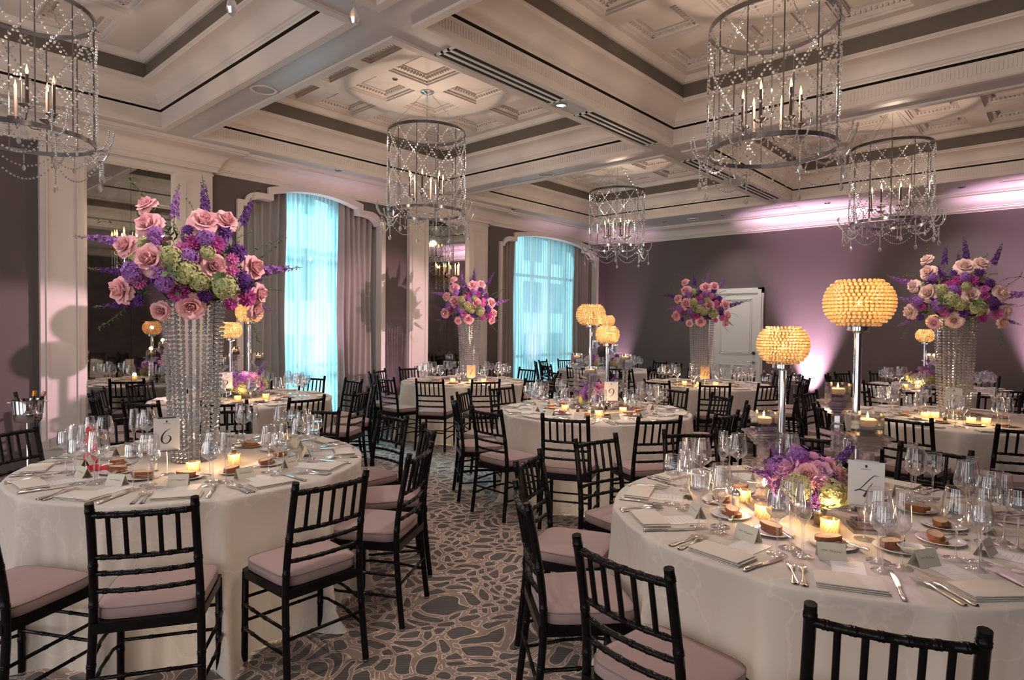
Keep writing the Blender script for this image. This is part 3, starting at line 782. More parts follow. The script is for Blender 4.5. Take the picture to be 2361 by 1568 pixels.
# name, centre, angle of one chair, full name, chairs on the near side hidden or outside the frame are dropped below
TABLES = [
    ('T6', (1.45, 3.75), 1, 'table six'),
    ('T4', (2.91, 0.77), 21, 'table four'),
    ('T9', (4.94, 3.38), -5, 'table nine'),
    ('T5', (2.97, 6.56), -1, 'table five'),
    ('T2', (6.17, 6.50), 28, 'the far mirror table'),
    ('T11', (8.42, 3.85), -1, 'table eleven'),
    ('T7', (6.93, 0.72), 22, 'table seven'),
    ('TB', (9.85, 6.48), 12, 'the far corner table'),
    ('T10', (10.30, 1.35), 10, 'the far right table'),
]
def chair_proto():
    t = thing('chiavari_chair', 'black chiavari chair', 'chair')
    # local frame: sitter looks towards +Y, back posts at -Y
    def post_pts(s):
        K = [(s * 0.196, -0.235, 0.012), (s * 0.190, -0.212, 0.22), (s * 0.185, -0.196, 0.43), (s * 0.180, -0.205, 0.60), (s * 0.176, -0.235, 0.78), (s * 0.175, -0.262, 0.915)]
        K = [Vector(p) for p in K]; out = []
        for i in range(len(K) - 1):
            p0, p1, p2, p3 = K[max(i - 1, 0)], K[i], K[i + 1], K[min(i + 2, len(K) - 1)]
            for q in range(3):
                t_ = q / 3; out.append(tuple(0.5 * (2 * p1 + (p2 - p0) * t_ + (2 * p0 - 5 * p1 + 4 * p2 - p3) * t_ ** 2 + (3 * p1 - p0 - 3 * p2 + p3) * t_ ** 3)))
        return out + [tuple(K[-1])]
    def bamboo(pts, r, rings, n=10):
        """a turned rod with small double rings"""
        P = [Vector(p) for p in pts]; d = [0]
        for a, c in zip(P, P[1:]): d.append(d[-1] + (c - a).length)
        L = d[-1]
        ks = {0, L} | set(d)
        for q in rings:
            for o in (-0.009, -0.006, -0.003, 0, 0.003, 0.006, 0.009): ks.add(min(max(q * L + o, 0), L))
        ks = sorted(ks); out = []; rr = []
        for k in ks:
            i = max(j for j in range(len(d)) if d[j] <= k + 1e-9); i = min(i, len(P) - 2)
            f = (k - d[i]) / max(d[i + 1] - d[i], 1e-9)
            out.append(P[i].lerp(P[i + 1], f))
            e = 0
            for q in rings:
                o = round((k - q * L) * 1000)
                if o in (-6, 6, -5, 5): e = 0.0018
                elif o == 0: e = 0.0006
                elif o in (-3, 3): e = 0.0018
            rr.append(r + e)
        b = MB(); b.tube(out, rr, n); return b
    for s in (-1, 1):
        b = bamboo(post_pts(s), 0.0155, (0.30, 0.55, 0.72, 0.965), 10)
        l = b.build('leg', M['black'], t, smooth=50)
        g = MB(); g.lathe([(0.0135, 0), (0.015, 0.003), (0.0145, 0.014), (0.013, 0.016)], 10, c=(s * 0.196, -0.235, 0)); g.build('foot_glide', M['nickel'], l)
        b = bamboo([(s * 0.196, 0.163, 0.012), (s * 0.193, 0.160, 0.43)], 0.0150, (0.35, 0.62), 10)
        l = b.build('leg', M['black'], t, smooth=50)
        g = MB(); g.lathe([(0.0135, 0), (0.015, 0.003), (0.0145, 0.014), (0.013, 0.016)], 10, c=(s * 0.196, 0.163, 0)); g.build('foot_glide', M['nickel'], l)
    # seat frame
    b = MB(); o = [(-0.188, -0.215), (0.188, -0.215), (0.205, 0.165), (0.17, 0.182), (-0.17, 0.182), (-0.205, 0.165)]
    b.prism(o, 0.405, 0.445, lambda u, v, d: (u, v, d)); b.build('seat_frame', M['black'], t, smooth=30)
    # cushion
    def outline(k, n=40):
        pts = []
        for i in range(n):
            a = 2 * pi * i / n; ca, sa = cos(a), sin(a); e = 0.32
            x = abs(ca) ** e * (1 if ca > 0 else -1); y = abs(sa) ** e * (1 if sa > 0 else -1)
            wx = 0.186 + 0.016 * (y + 1) / 2
            pts.append((x * wx * k, -0.012 + y * 0.186 * k))
        return pts
    lev = [(0.97, 0.446), (1.0, 0.452), (1.005, 0.475), (1.0, 0.488), (0.985, 0.494), (0.90, 0.500), (0.70, 0.507), (0.4, 0.511), (0.01, 0.512)]
    b = MB(); rows = []
    for k, z in lev:
        r = [(x, y, z) for x, y in outline(k)]; rows.append(r + [r[0]])
    b.grid(rows); c = b.build('cushion', M['cushion'], t, smooth=True)
    b = MB(); b.tube([(x, y, 0.4915) for x, y in outline(1.0)], 0.0028, 5, closed=True); b.build('piping', M['piping'], c, smooth=True)
    def back_y(z):
        P = post_pts(1)
        for a, c2 in zip(P, P[1:]):
            if a[2] <= z <= c2[2]: return a[1] + (c2[1] - a[1]) * (z - a[2]) / (c2[2] - a[2])
        return P[-1][1]
    def rail(z, r, name, bow=0.022):
        y = back_y(z); w = 0.176
        pts = [(w * k / 5, y - bow * (1 - (k / 5) ** 2), z) for k in range(-5, 6)]
        bamboo(pts, r, (0.1, 0.26, 0.42, 0.58, 0.74, 0.90), 8).build(name, M['black'], t, smooth=50)
    rail(0.868, 0.0125, 'top_rail'); rail(0.70, 0.0098, 'back_rail'); rail(0.635, 0.0098, 'back_rail'); rail(0.565, 0.0098, 'back_rail')
    for k in range(-2, 3):
        x = k * 0.058; y0 = back_y(0.70) - 0.022 * (1 - (x / 0.176) ** 2); y1 = back_y(0.868) - 0.022 * (1 - (x / 0.176) ** 2)
        b = MB(); b.tube([(x, y0, 0.70), (x, y1, 0.868)], 0.0088, 8); b.build('spindle', M['black'], t, smooth=50)
    st = MB
    for s in (-1, 1):
        for z in (0.17, 0.28):
            b = bamboo([(s * 0.193, -0.216, z + 0.0), (s * 0.212, -0.03, z + 0.012), (s * 0.212, 0.12, z + 0.012), (s * 0.195, 0.160, z + 0.012)], 0.0075, (0.4, 0.7), 7); b.build('stretcher', M['black'], t, smooth=50)
    for z in (0.20, 0.31):
        b = bamboo([(-0.194, 0.161, z), (0.194, 0.161, z)], 0.0075, (0.3, 0.7), 7); b.build('stretcher', M['black'], t, smooth=50)
    b = bamboo([(-0.191, -0.222, 0.24), (0.191, -0.222, 0.24)], 0.0075, (0.3, 0.7), 7); b.build('stretcher', M['black'], t, smooth=50)
    return t
CH = Proto(chair_proto())
rnd = random.Random(7)

def side_groups(c, items):
    """items: list of (angle_deg, payload). returns [(payload, side, rank, n)] ranked by place in the photo"""
    res = []
    cam_dir = Vector((-c[0], -c[1])).normalized()
    sides = {'near': [], 'far': []}
    for a, pl in items:
        d = Vector((cos(radians(a)), sin(radians(a))))
        p = px((c[0] + d.x * RT, c[1] + d.y * RT, 0.8))
        u = p[0] if p else -999
        sides['near' if d.dot(cam_dir) > 0 else 'far'].append((u, a, pl))
    for s, l in sides.items():
        l.sort(key=lambda q: q[0])
        for i, (u, a, pl) in enumerate(l): res.append((a, pl, s, i, len(l)))
    return res

SKIP_CHAIR = {('TB', 3), }
SEATS = {}
for key, c, ph, tname in TABLES:
    items = []
    for k in range(12):
        a = (ph + 30 * k) % 360
        d = Vector((cos(radians(a)), sin(radians(a))))
        top = (c[0] + d.x * RING, c[1] + d.y * RING)
        seat = (c[0] + d.x * 1.08, c[1] + d.y * 1.08)
        vis = any(in_view((c[0] + d.x * r, c[1] + d.y * r, z), 40) for r, z in ((RING, 0.9), (1.0, 0.5), (1.1, 0.1), (RING, 0.5)))
        if not vis or top[1] > YW - 0.03 or top[0] > XB - 0.05: continue
        if hypot(*top) < 0.75: continue
        items.append((a, k))
    g = side_groups(c, items)
    SEATS[key] = g
    for a, k, s, i, n in g:
        d = Vector((cos(radians(a)), sin(radians(a))))
        jr = rnd.uniform(-0.015, 0.03); ja = rnd.uniform(-2.5, 2.5)
        r = RING - 0.262 + jr
        last = 'leftmost' if i == 0 else ('rightmost' if i == n - 1 else ordinal(i) + ' from left')
        lab = 'black chiavari chair with mauve cushion, %s side of %s, %s' % (s, tname, last)
        CH.put((c[0] + d.x * r, c[1] + d.y * r, 0), radians(a + 90 + ja), lab, 'chairs around ' + tname)

# ---------------- floor-length cloths
def cloth(key, c, ph, tname, seed):
    rnd = random.Random(seed); b = MB(); n = 288
    t = thing('round_table', 'round banquet table hidden under the ivory cloth of ' + tname, 'table', (c[0], c[1], 0), group='round banquet tables')
    q = MB(); q.lathe([(0.0001, 0.742), (0.895, 0.742), (0.897, 0.768), (0.0001, 0.768)], 48); q.build('tabletop', M['white'], t)
    q = MB(); q.lathe([(0.28, 0.0), (0.28, 0.02), (0.04, 0.05), (0.035, 0.70), (0.2, 0.742)], 20); q.build('pedestal', M['lead'], t)
    amp = [rnd.uniform(0.5, 1.25) for _ in range(12)]; off = [rnd.uniform(-0.13, 0.13) for _ in range(24)]
    prof = [(0.0, 0), (0.10, 0), (0.16, 0), (0.28, 0), (0.42, 0), (0.58, 0), (0.73, 0), (0.85, 0), (0.90, 0)]
    rows = []
    for r, _ in [(0.002, 0)] + [(x * RT, 0) for x in (0.2, 0.4, 0.6, 0.8, 0.93, 0.978)]:
        rows.append([(r * cos(2 * pi * i / n), r * sin(2 * pi * i / n), ZT) for i in range(n + 1)])
    rows.append([((RT - 0.006) * cos(2 * pi * i / n), (RT - 0.006) * sin(2 * pi * i / n), ZT - 0.003) for i in range(n + 1)])
    for j, zf in enumerate([0.015, 0.05, 0.11, 0.19, 0.28, 0.38, 0.49, 0.60, 0.71, 0.81, 0.90, 0.965, 1.0]):
        row = []
        for i in range(n + 1):
            th = 2 * pi * (i % n) / n
            k = (math.degrees(th) - ph) / 30.0
            m = int(math.floor(k)) % 12
            w = 0.5 - 0.5 * cos(2 * pi * k)            # 0 at the chairs, 1 between them
            sub = sin(2 * pi * 3 * k + 2.0 * off[m]) * 0.5 + 0.5
            w4 = w ** 5
            cusp = abs(sin(pi * (k * 2.5 + 0.6 * off[m] * 8))) ** 0.8
            fold = 0.115 * w4 * amp[m] * (0.55 + 0.5 * cusp) + 0.045 * sub * (0.4 + amp[(m + 5) % 12]) * (0.12 + 0.88 * w4) + 0.007 * sin(2 * pi * 5 * k + 1)
            g = zf ** 0.7
            r = RT - 0.002 - 0.022 * sin(min(zf * 3, 1) * pi / 2) + fold * g - 0.035 * (1 - w) * g
            if zf > 0.93: r += (zf - 0.93) * (0.8 * amp[m] * w4 + 0.05)
            z = ZT - zf * (ZT - 0.012) if zf < 1 else 0.006
            row.append((r * cos(th), r * sin(th), z))
        rows.append(row)
    b.grid([rw for rw in rows])
    b.f = [f[::-1] for f in b.f]
    o = b.build('tablecloth', M['cloth'], smooth=True, loc=(c[0], c[1], 0))
    if key in ('T6', 'T4', 'T9', 'T2'):
        lamp('hem_fill_light', 'POINT', (c[0] + 0.3 * -c[0] / hypot(*c) * 1.6, c[1] + 0.3 * -c[1] / hypot(*c) * 1.6, 0.16), 7, (1.0, 0.80, 0.60), 0.06)  # fill light added inside the cloth to make the hem glow
    tag(o, 'floor-length ivory damask cloth on ' + tname, 'tablecloth', 'ivory tablecloths')
for i, (key, c, ph, tname) in enumerate(TABLES): cloth(key, c, ph, tname, 11 + i)

# ================================================================== PLACE SETTINGS
def glass_mesh(h, bowl_r, rim_r, bowl_h, foot_r, nm, fl=0.35):
    b = MB(); st = h - bowl_h
    prof = [(foot_r, 0.0), (foot_r, 0.0015), (foot_r * 0.6, 0.004), (0.008, 0.009), (0.0042, 0.018), (0.0036, st * 0.5), (0.0045, st - 0.008), (0.009, st + 0.002)]
    for k in range(1, 9):
        f = k / 8; r = bowl_r * sin(min(f / fl, 1) * pi / 2) ** 0.8 if f < fl else bowl_r + (rim_r - bowl_r) * ((f - fl) / (1 - fl)) ** 1.4
        prof.append((max(r, 0.010), st + bowl_h * f))
    b.lathe(prof, 20, cap=False)
    b.tube([(rim_r * cos(2 * pi * i / 20), rim_r * sin(2 * pi * i / 20), h) for i in range(20)], 0.0012, 4, closed=True)
    return b
def glass_proto(name, lab, h, br, rr, bh, fr, water=0, fl=0.35):
    t = thing(name, lab, 'glass')
    b = glass_mesh(h, br, rr, bh, fr, name, fl)
    b.build('bowl_and_stem', M['glass'], t, smooth=60)
    if water:
        st = h - bh; w = MB(); prof = [(0.0001, st + 0.006)]
        for k in range(1, 7):
            f = water * k / 6; r = br * sin(min(f / fl, 1) * pi / 2) ** 0.8 if f < fl else br + (rr - br) * ((f - fl) / (1 - fl)) ** 1.4
            prof.append((max(r - 0.002, 0.004), st + bh * f))
        prof.append((0.0001, st + bh * water))
        w.lathe(prof, 18, cap=False); w.build('water', M['water'], t, smooth=40)
    return Proto(t)
G_WATER = glass_proto('water_glass', '', 0.225, 0.040, 0.034, 0.100, 0.036, 0.62)
G_RED = glass_proto('wine_glass', '', 0.255, 0.049, 0.035, 0.132, 0.040, 0, 0.30)
G_FLUTE = glass_proto('champagne_flute', '', 0.262, 0.0285, 0.022, 0.145, 0.036, 0, 0.28)

def napkin_proto():
    t = thing('napkin', '', 'napkin'); b = MB()
    for k, (w, d, dx) in enumerate(((0.205, 0.115, 0), (0.203, 0.112, 0.003), (0.200, 0.113, -0.002))):
        z0 = 0.0005 + k * 0.0062
        rows = []
        n = 10
        for j in range(9):
            v = j / 8; row = []
            for i in range(n + 1):
                u = i / n; edge = min(1, min(v, 1 - v) * 9, min(u, 1 - u) * 12)
                row.append((dx + (u - 0.5) * w, (v - 0.5) * d, z0 + 0.0062 * (0.35 + 0.65 * sqrt(max(edge, 0))) + 0.0012 * sin(5 * u + 3 * v + k)))
            rows.append(row)
        b.grid(rows)
        b.prism([(dx - w / 2, -d / 2), (dx + w / 2, -d / 2), (dx + w / 2, d / 2), (dx - w / 2, d / 2)], z0, z0 + 0.0024, lambda u, v, q: (u, v, q))
    b.build('folded_layers', M['napkin'], t, smooth=50)
    return Proto(t)
def scribble(b, x0, x1, y0, amp, f, w=0.0008, n=46, seed=1):
    r = random.Random(seed); pts = []
    for i in range(n + 1):
        u = i / n
        gap = (0.30 < u < 0.34) or (0.62 < u < 0.65)
        pts.append((x0 + (x1 - x0) * u + amp * 0.5 * sin(u * 55), y0 + amp * (sin(u * 60 + r.random()) * (0.5 + r.random() * 0.6)), gap))
    for (xa, ya, g), (xb, yb2, h) in zip(pts, pts[1:]):
        if g or h: continue
        b.add([f(xa, ya - w), f(xb, yb2 - w), f(xb, yb2 + w), f(xa, ya + w)], [(0, 1, 2, 3)])
def menu_proto():
    t = thing('menu_card', '', 'menu'); b = MB()
    b.box((0, 0, 0.0009), (0.105, 0.21, 0.0012)); b.mi = 1
    z = 0.0018
    for k in range(8):
        w = (0.03, 0.055, 0.045, 0.06, 0.035, 0.05, 0.058, 0.04)[k]; y = 0.07 - k * 0.018
        b.add([(-w / 2, y, z), (w / 2, y, z), (w / 2, y + 0.0016, z), (-w / 2, y + 0.0016, z)], [(0, 1, 2, 3)])
    b.build('printed_sheet', [M['paper'], M['greyink']], t, smooth=False)
    return Proto(t)
def place_card_proto(seed):
    t = thing('place_card', '', 'place card'); b = MB()
    w, h, d = 0.092, 0.056, 0.026
    for s in (-1, 1):
        b.add([(-w / 2, s * d, 0.0005), (w / 2, s * d, 0.0005), (w / 2, 0, h), (-w / 2, 0, h), (-w / 2, s * (d - 0.001), 0.0), (w / 2, s * (d - 0.001), 0.0), (w / 2, -s * 0.0008, h - 0.001), (-w / 2, -s * 0.0008, h - 0.001)],
              [(0, 1, 2, 3), (4, 7, 6, 5), (0, 4, 5, 1), (0, 3, 7, 4), (1, 5, 6, 2)])
    b.mi = 1
    # handwriting on the face towards the sitter (-Y)
    def f(x, v): return (x, -d * (1 - v / h) - 0.0007, v)
    scribble(b, -0.032, 0.033, 0.030, 0.0042, f, 0.0007, seed=seed)
    b.build('folded_card', [M['card'], M['ink']], t, smooth=False)
    return Proto(t)
def fork_proto():
    t = thing('fork', '', 'fork'); b = MB()
    def prof(y):  # height along the fork
        return 0.004 + 0.009 * math.exp(-((y - 0.035) / 0.03) ** 2) + (0.004 if y > 0.075 else 0) * (y - 0.075) / 0.03
    rows = []
    for y, w in ((-0.100, 0.006), (-0.096, 0.0105), (-0.085, 0.0115), (-0.065, 0.0085), (-0.03, 0.0048), (0.0, 0.0036), (0.02, 0.0045), (0.032, 0.010), (0.042, 0.0125), (0.052, 0.0128)):
        z = prof(y); rows.append([(-w, y, z), (-w * 0.6, y, z + 0.0024), (0, y, z + 0.003), (w * 0.6, y, z + 0.0024), (w, y, z), (0, y, z - 0.001), (-w, y, z)])
    b.grid(rows)
    for k in range(4):
        x = -0.0105 + 0.007 * k
        b.tube([(x, 0.050, prof(0.05) + 0.001), (x, 0.075, prof(0.075)), (x * 0.95, 0.098, prof(0.09) + 0.001)], [0.0019, 0.0017, 0.0009], 6)
    b.build('silver_fork', M['silver'], t, smooth=50)
    return Proto(t)
def knife_proto(L=0.22, name='dinner_knife'):
    t = thing(name, '', 'knife')
    h = L * 0.46
    b = MB(); b.lathe([(0.0001, 0), (0.006, 0.002), (0.0078, 0.012), (0.0062, h * 0.5), (0.0052, h * 0.85), (0.0070, h * 0.93), (0.0045, h), (0.0001, h + 0.001)], 10, M=Matrix.Translation((0, -L / 2, 0.0065)) @ Matrix.Rotation(-pi / 2, 4, 'X') @ Matrix.Diagonal((1.15, 0.8, 1, 1)))
    b.build('handle', M['silver'], t, smooth=50)
    b = MB(); y0 = -L / 2 + h; y1 = L / 2
    pts = [(0.005, y0), (0.0095, y0 + 0.015), (0.010, y0 + (y1 - y0) * 0.6), (0.006, y0 + (y1 - y0) * 0.9), (-0.004, y1), (-0.006, y1 - 0.01), (-0.006, y0)]
    b.prism(pts, 0.0045, 0.0062, lambda u, v, d: (u, v, d)); b.build('blade', M['silver'], t, smooth=False)
    return Proto(t)
def plate_proto():
    t = thing('bread_plate', '', 'plate'); b = MB()
    b.lathe([(0.0001, 0.003), (0.045, 0.003), (0.058, 0.008), (0.080, 0.0125), (0.082, 0.0115), (0.058, 0.004), (0.046, 0.0005), (0.0001, 0.0005)], 32, cap=False)
    b.build('china_dish', M['plate'], t, smooth=50); return Proto(t)
def bread_proto():
    t = thing('bread_slice', '', 'bread'); b = MB()
    def out(k):
        pts = []
        for i in range(22):
            a = 2 * pi * i / 22; x = cos(a) * 0.056; y = sin(a) * 0.034
            if y < 0: y *= 0.62; x *= 1.0 - 0.12 * (-sin(a))
            pts.append((x * k, y * k))
        return pts
    b.prism(out(0.94), 0.0008, 0.0142, lambda u, v, d: (u, v, d)); c = b.build('crumb', M['crumb'], t, smooth=False)
    b = MB(); o, i_ = out(1.0), out(0.935); n = len(o)
    vs = [(x, y, 0.0) for x, y in o] + [(x, y, 0.0148) for x, y in o] + [(x, y, 0.0148) for x, y in i_] + [(x, y, 0.0) for x, y in i_]
    fs = []
    for k in range(n):
        k2 = (k + 1) % n
        fs += [(k, k2, n + k2, n + k), (n + k, n + k2, 2 * n + k2, 2 * n + k), (2 * n + k, 2 * n + k2, 3 * n + k2, 3 * n + k), (3 * n + k, 3 * n + k2, k2, k)]
    b.add(vs, fs); b.build('crust', M['crust'], t, smooth=40)
    return Proto(t)
NAP = napkin_proto(); MENU = menu_proto(); PCS = [place_card_proto(s) for s in (1, 2, 3)]; FORK = fork_proto(); KNIFE = knife_proto(); BKNIFE = knife_proto(0.165, 'butter_knife'); PLATE = plate_proto(); BREAD = bread_proto()

TNAME = {k: n for k, c, p, n in TABLES}
def lab(kind, s, tname, i, n):
    pos = 'leftmost setting' if i == 0 else ('rightmost setting' if i == n - 1 else ordinal(i) + ' setting from left')
    return '%s, %s side of %s, %s' % (kind, s, tname, pos)
OBST = []   # centrepiece discs per table are checked so that nothing stands inside another
def table_settings(key, c, ph, tname, rich):
    rnd = random.Random(hash(key) % 1000 if False else sum(map(ord, key)))
    items = []
    for k in range(12):
        a = (ph + 30 * k) % 360
        d = Vector((cos(radians(a)), sin(radians(a))))
        if not in_view((c[0] + d.x * 0.66, c[1] + d.y * 0.66, 0.85), 25): continue
        items.append((a, k))
    g = side_groups(c, items)
    for a, k, s, i, n in g:
        ja = a + rnd.uniform(-1.5, 1.5)
        th = radians(ja); d = Vector((cos(th), sin(th))); e = Vector((-sin(th), cos(th)))   # e: to the sitter's right when looking at the centre is -? (sitter looks along -d)
        rz = th + pi / 2            # local +Y towards the table centre
        rgt = -e                    # sitter's right: looking along -d with Z up, right = (-d) x z
        rgt = Vector((-d.y * -1 * -1, d.x * -1 * -1)) if False else Vector(((-d).y, -(-d).x))
        def at(r, lat, z=0.0005): return (c[0] + d.x * r + rgt.x * lat, c[1] + d.y * r + rgt.y * lat, ZT + z)
        def put(P, r, lat, kind, dr=0, grp=None, z=0.0005):
            return P.put(at(r, lat, z), rz + radians(dr + rnd.uniform(-4, 4)), lab(kind, s, tname, i, n), (grp or kind.split(',')[0]) + ' on ' + tname)
        if rich >= 1:
            put(NAP, 0.805, 0.0, 'folded ivory napkin', rnd.uniform(-3, 3), 'napkins')
        if rich >= 2:
            put(MENU, 0.685, 0.015, 'printed menu sheet', rnd.uniform(-6, 6), 'menus')
            put(FORK, 0.785, -0.130, 'outer silver fork', 0, 'forks')
            put(FORK, 0.785, -0.158 + 0.055, 'inner silver fork', 0, 'forks') if False else put(FORK, 0.780, -0.162, 'far left silver fork', 0, 'forks')
            put(KNIFE, 0.770, 0.140, 'silver dinner knife', rnd.uniform(-8, 8), 'knives')
            P = PCS[k % 3]
            put(P, 0.580, -0.03, 'folded place card with handwriting', rnd.uniform(-14, 14), 'place cards')
        # bread plate beyond the forks
        if rich >= 1:
            put(PLATE, 0.435, -0.01, 'white bread plate', 0, 'bread plates')
            put(BREAD, 0.435, -0.015, 'slice of brown bread', rnd.uniform(-40, 40), 'bread slices', z=0.004)
            if rich >= 2: put(BREAD, 0.428, -0.023, 'upper slice of stacked brown bread', rnd.uniform(-40, 40), 'bread slices', z=0.0195)
            if rich >= 2:
                put(BKNIFE, 0.445, 0.035, 'butter knife on bread plate', 55, 'butter knives', z=0.0135)
        put(G_WATER, 0.640, 0.118, 'water glass half full', 0, 'water glasses')
        put(G_RED, 0.548, 0.120, 'large empty wine glass', 0, 'wine glasses')
        put(G_FLUTE, 0.585, 0.195 - 0.012, 'slim champagne flute', 0, 'champagne flutes')
for key, c, ph, tname in TABLES:
    table_settings(key, c, ph, tname, {'T6': 2, 'T4': 2, 'T9': 2, 'TB': 0, 'T10': 1}.get(key, 1))
# ================================================================== FLOWERS
def petal(b, az, w, h, tilt, curl, base=0.0, z0=0.0, point=0.25, n=4):
    """one petal leaning outward by tilt, its tip curling further by curl"""
    ca, sa = cos(az), sin(az); rows = []
    r = base; z = z0; ang = tilt
    for j in range(n + 1):
        t = j / n
        wd = w * (sin(pi * min(0.12 + 0.80 * t, 1)) ** 0.65) * (1 if t < 0.85 else 1 - point)
        row = []
        for i in range(-2, 3):
            q = i / 2; x = q * wd * 0.5
            cup = (1 - q * q) * w * 0.16 * (1 - 0.4 * t)
            rr = r + cup * cos(ang); zz = z - cup * sin(ang) * 0.3 + (-0.08 * w * q * q if t > 0.7 else 0)
            row.append((rr * ca - x * sa, rr * sa + x * ca, zz))
        rows.append(row)
        r += sin(ang) * h / n; z += cos(ang) * h / n; ang += curl / n
    b.grid(rows)
def rose_mesh(seed, R=0.05, openness=1.0, name='rose', mat='rose'):
    rd = random.Random(seed); b = MB()
    lay = [(3, 0.34, 0.86, -0.22, 0.10), (4, 0.46, 0.90, -0.12, 0.10), (4, 0.58, 0.92, 0.0, 0.15), (5, 0.76, 0.94, 0.16, 0.35), (5, 0.95, 0.98, 0.42, 0.75), (6, 1.05, 1.0, 0.75 * openness, 1.25), (5, 1.15, 1.0, 1.10 * openness, 1.45)]
    for li, (n, w, h, tl, cu) in enumerate(lay):
        for k in range(n):
            az = 2 * pi * (k + 0.5 * (li % 2)) / n + rd.uniform(-0.2, 0.2)
            petal(b, az, R * w * 1.25, R * h * 1.15, tl + rd.uniform(-0.05, 0.1), cu + rd.uniform(-0.1, 0.25), R * 0.05 * li, -R * 0.45 + rd.uniform(-0.05, 0.05) * R, rd.uniform(0.3, 0.6))
    b.ball((0, 0, -R * 0.40), R * 0.22, 6, 4)
    return b.mesh(name, M[mat], True)
def ruffle_mesh(seed, R, n, name, mat):
    """dahlia / lisianthus: many short petals in a dome"""
    rd = random.Random(seed); b = MB()
    for i in range(n):
        f = (i + 0.5) / n; tl = 0.15 + 1.55 * sqrt(f); az = i * 2.39996
        petal(b, az, R * (0.30 + 0.22 * f), R * (0.80 + 0.15 * rd.random()), tl, 0.35 + 0.4 * f, R * 0.06, -R * 0.35, 0.45, 3)
    b.ball((0, 0, -R * 0.25), R * 0.3, 6, 4)
    return b.mesh(name, M[mat], True)
def hydrangea_mesh(seed, R, name, mat, n=70):
    rd = random.Random(seed); b = MB(); b.ball((0, 0, 0), R * 0.60, 8, 6)
    for i in range(n):
        zc = 1 - 1.75 * (i + 0.5) / n; ph = i * 2.39996; rr = sqrt(max(0, 1 - zc * zc))
        nrm = Vector((rr * cos(ph), rr * sin(ph), zc)); p = nrm * R * (0.74 + 0.38 * rd.random())
        a = nrm.cross(Vector((0.3, 0.2, 1))).normalized(); c = nrm.cross(a); s = R * rd.uniform(0.15, 0.25)
        ro = rd.random() * 6
        for k in range(4):
            q = ro + k * pi / 2; u = a * cos(q) + c * sin(q); v = a * -sin(q) + c * cos(q)
            b.add([p, p + u * s * 0.75 + v * s * 0.55 + nrm * s * 0.25, p + u * s * 1.35 + nrm * s * 0.05, p + u * s * 0.75 - v * s * 0.55 + nrm * s * 0.25], [(0, 1, 2, 3)])
    return b.mesh(name, M[mat], False)
def spike_mesh(seed, L, name, mat):
    rd = random.Random(seed); b = MB(); b.mi = 1
    bend = rd.uniform(-0.02, 0.02)
    b.tube([(bend * (k / 6) ** 2 * 2, 0, L * k / 6) for k in range(7)], [0.0025] * 6 + [0.001], 5)
    n = int(L / 0.0085)
    for i in range(n):
        f = i / n; z = L * (0.18 + 0.80 * f); ph = i * 2.39996; s = 0.021 * (1 - 0.72 * f ** 1.5); rr = 0.015 * (1 - 0.7 * f)
        b.mi = 0 if f < 0.86 else 1
        o = Vector((bend * (z / L) ** 2 * 2 + rr * cos(ph), rr * sin(ph), z)); nrm = Vector((cos(ph), sin(ph), 0.5)).normalized()
        a = nrm.cross(Vector((0, 0, 1))).normalized(); c = nrm.cross(a); ro = rd.random() * 3
        for k in range(5 if f < 0.7 else 3):
            q = ro + k * 2 * pi / 5; u = a * cos(q) + c * sin(q); v = a * -sin(q) + c * cos(q)
            b.add([o, o + u * s * 0.6 + v * s * 0.35 + nrm * s * 0.4, o + u * s * 1.05 + nrm * s * 0.3, o + u * s * 0.6 - v * s * 0.35 + nrm * s * 0.4], [(0, 1, 2, 3)])
    return b.mesh(name, [M[mat], M['stem']], False)
def sprig_mesh(seed, L, name, leaf=0.018, curl=0.5):
    rd = random.Random(seed); b = MB(); pts = []
    x = 0; z = 0; a = 0
    for k in range(9):
        pts.append(Vector((x, 0, z))); x += sin(a) * L / 8; z += cos(a) * L / 8; a += curl / 8 + rd.uniform(-0.05, 0.05)
    b.tube(pts, [0.002] * 7 + [0.0012] * 2, 4)
    for i in range(int(L / 0.012)):
        f = 0.15 + 0.85 * i / (L / 0.012); j = min(int(f * 8), 7); p = pts[j].lerp(pts[j + 1], f * 8 - j)
        az = i * 2.1 + rd.random(); u = Vector((cos(az), sin(az), 0.6)).normalized(); v = u.cross(Vector((0.2, 0.1, 1))).normalized(); s = leaf * rd.uniform(0.6, 1.1)
        q = p + u * 0.006
        b.add([p, q + u * s * 0.5 + v * s * 0.35, q + u * s * 1.1, q + u * s * 0.5 - v * s * 0.35], [(0, 1, 2, 3)])
    return b.mesh(name, M['leaf'], False)
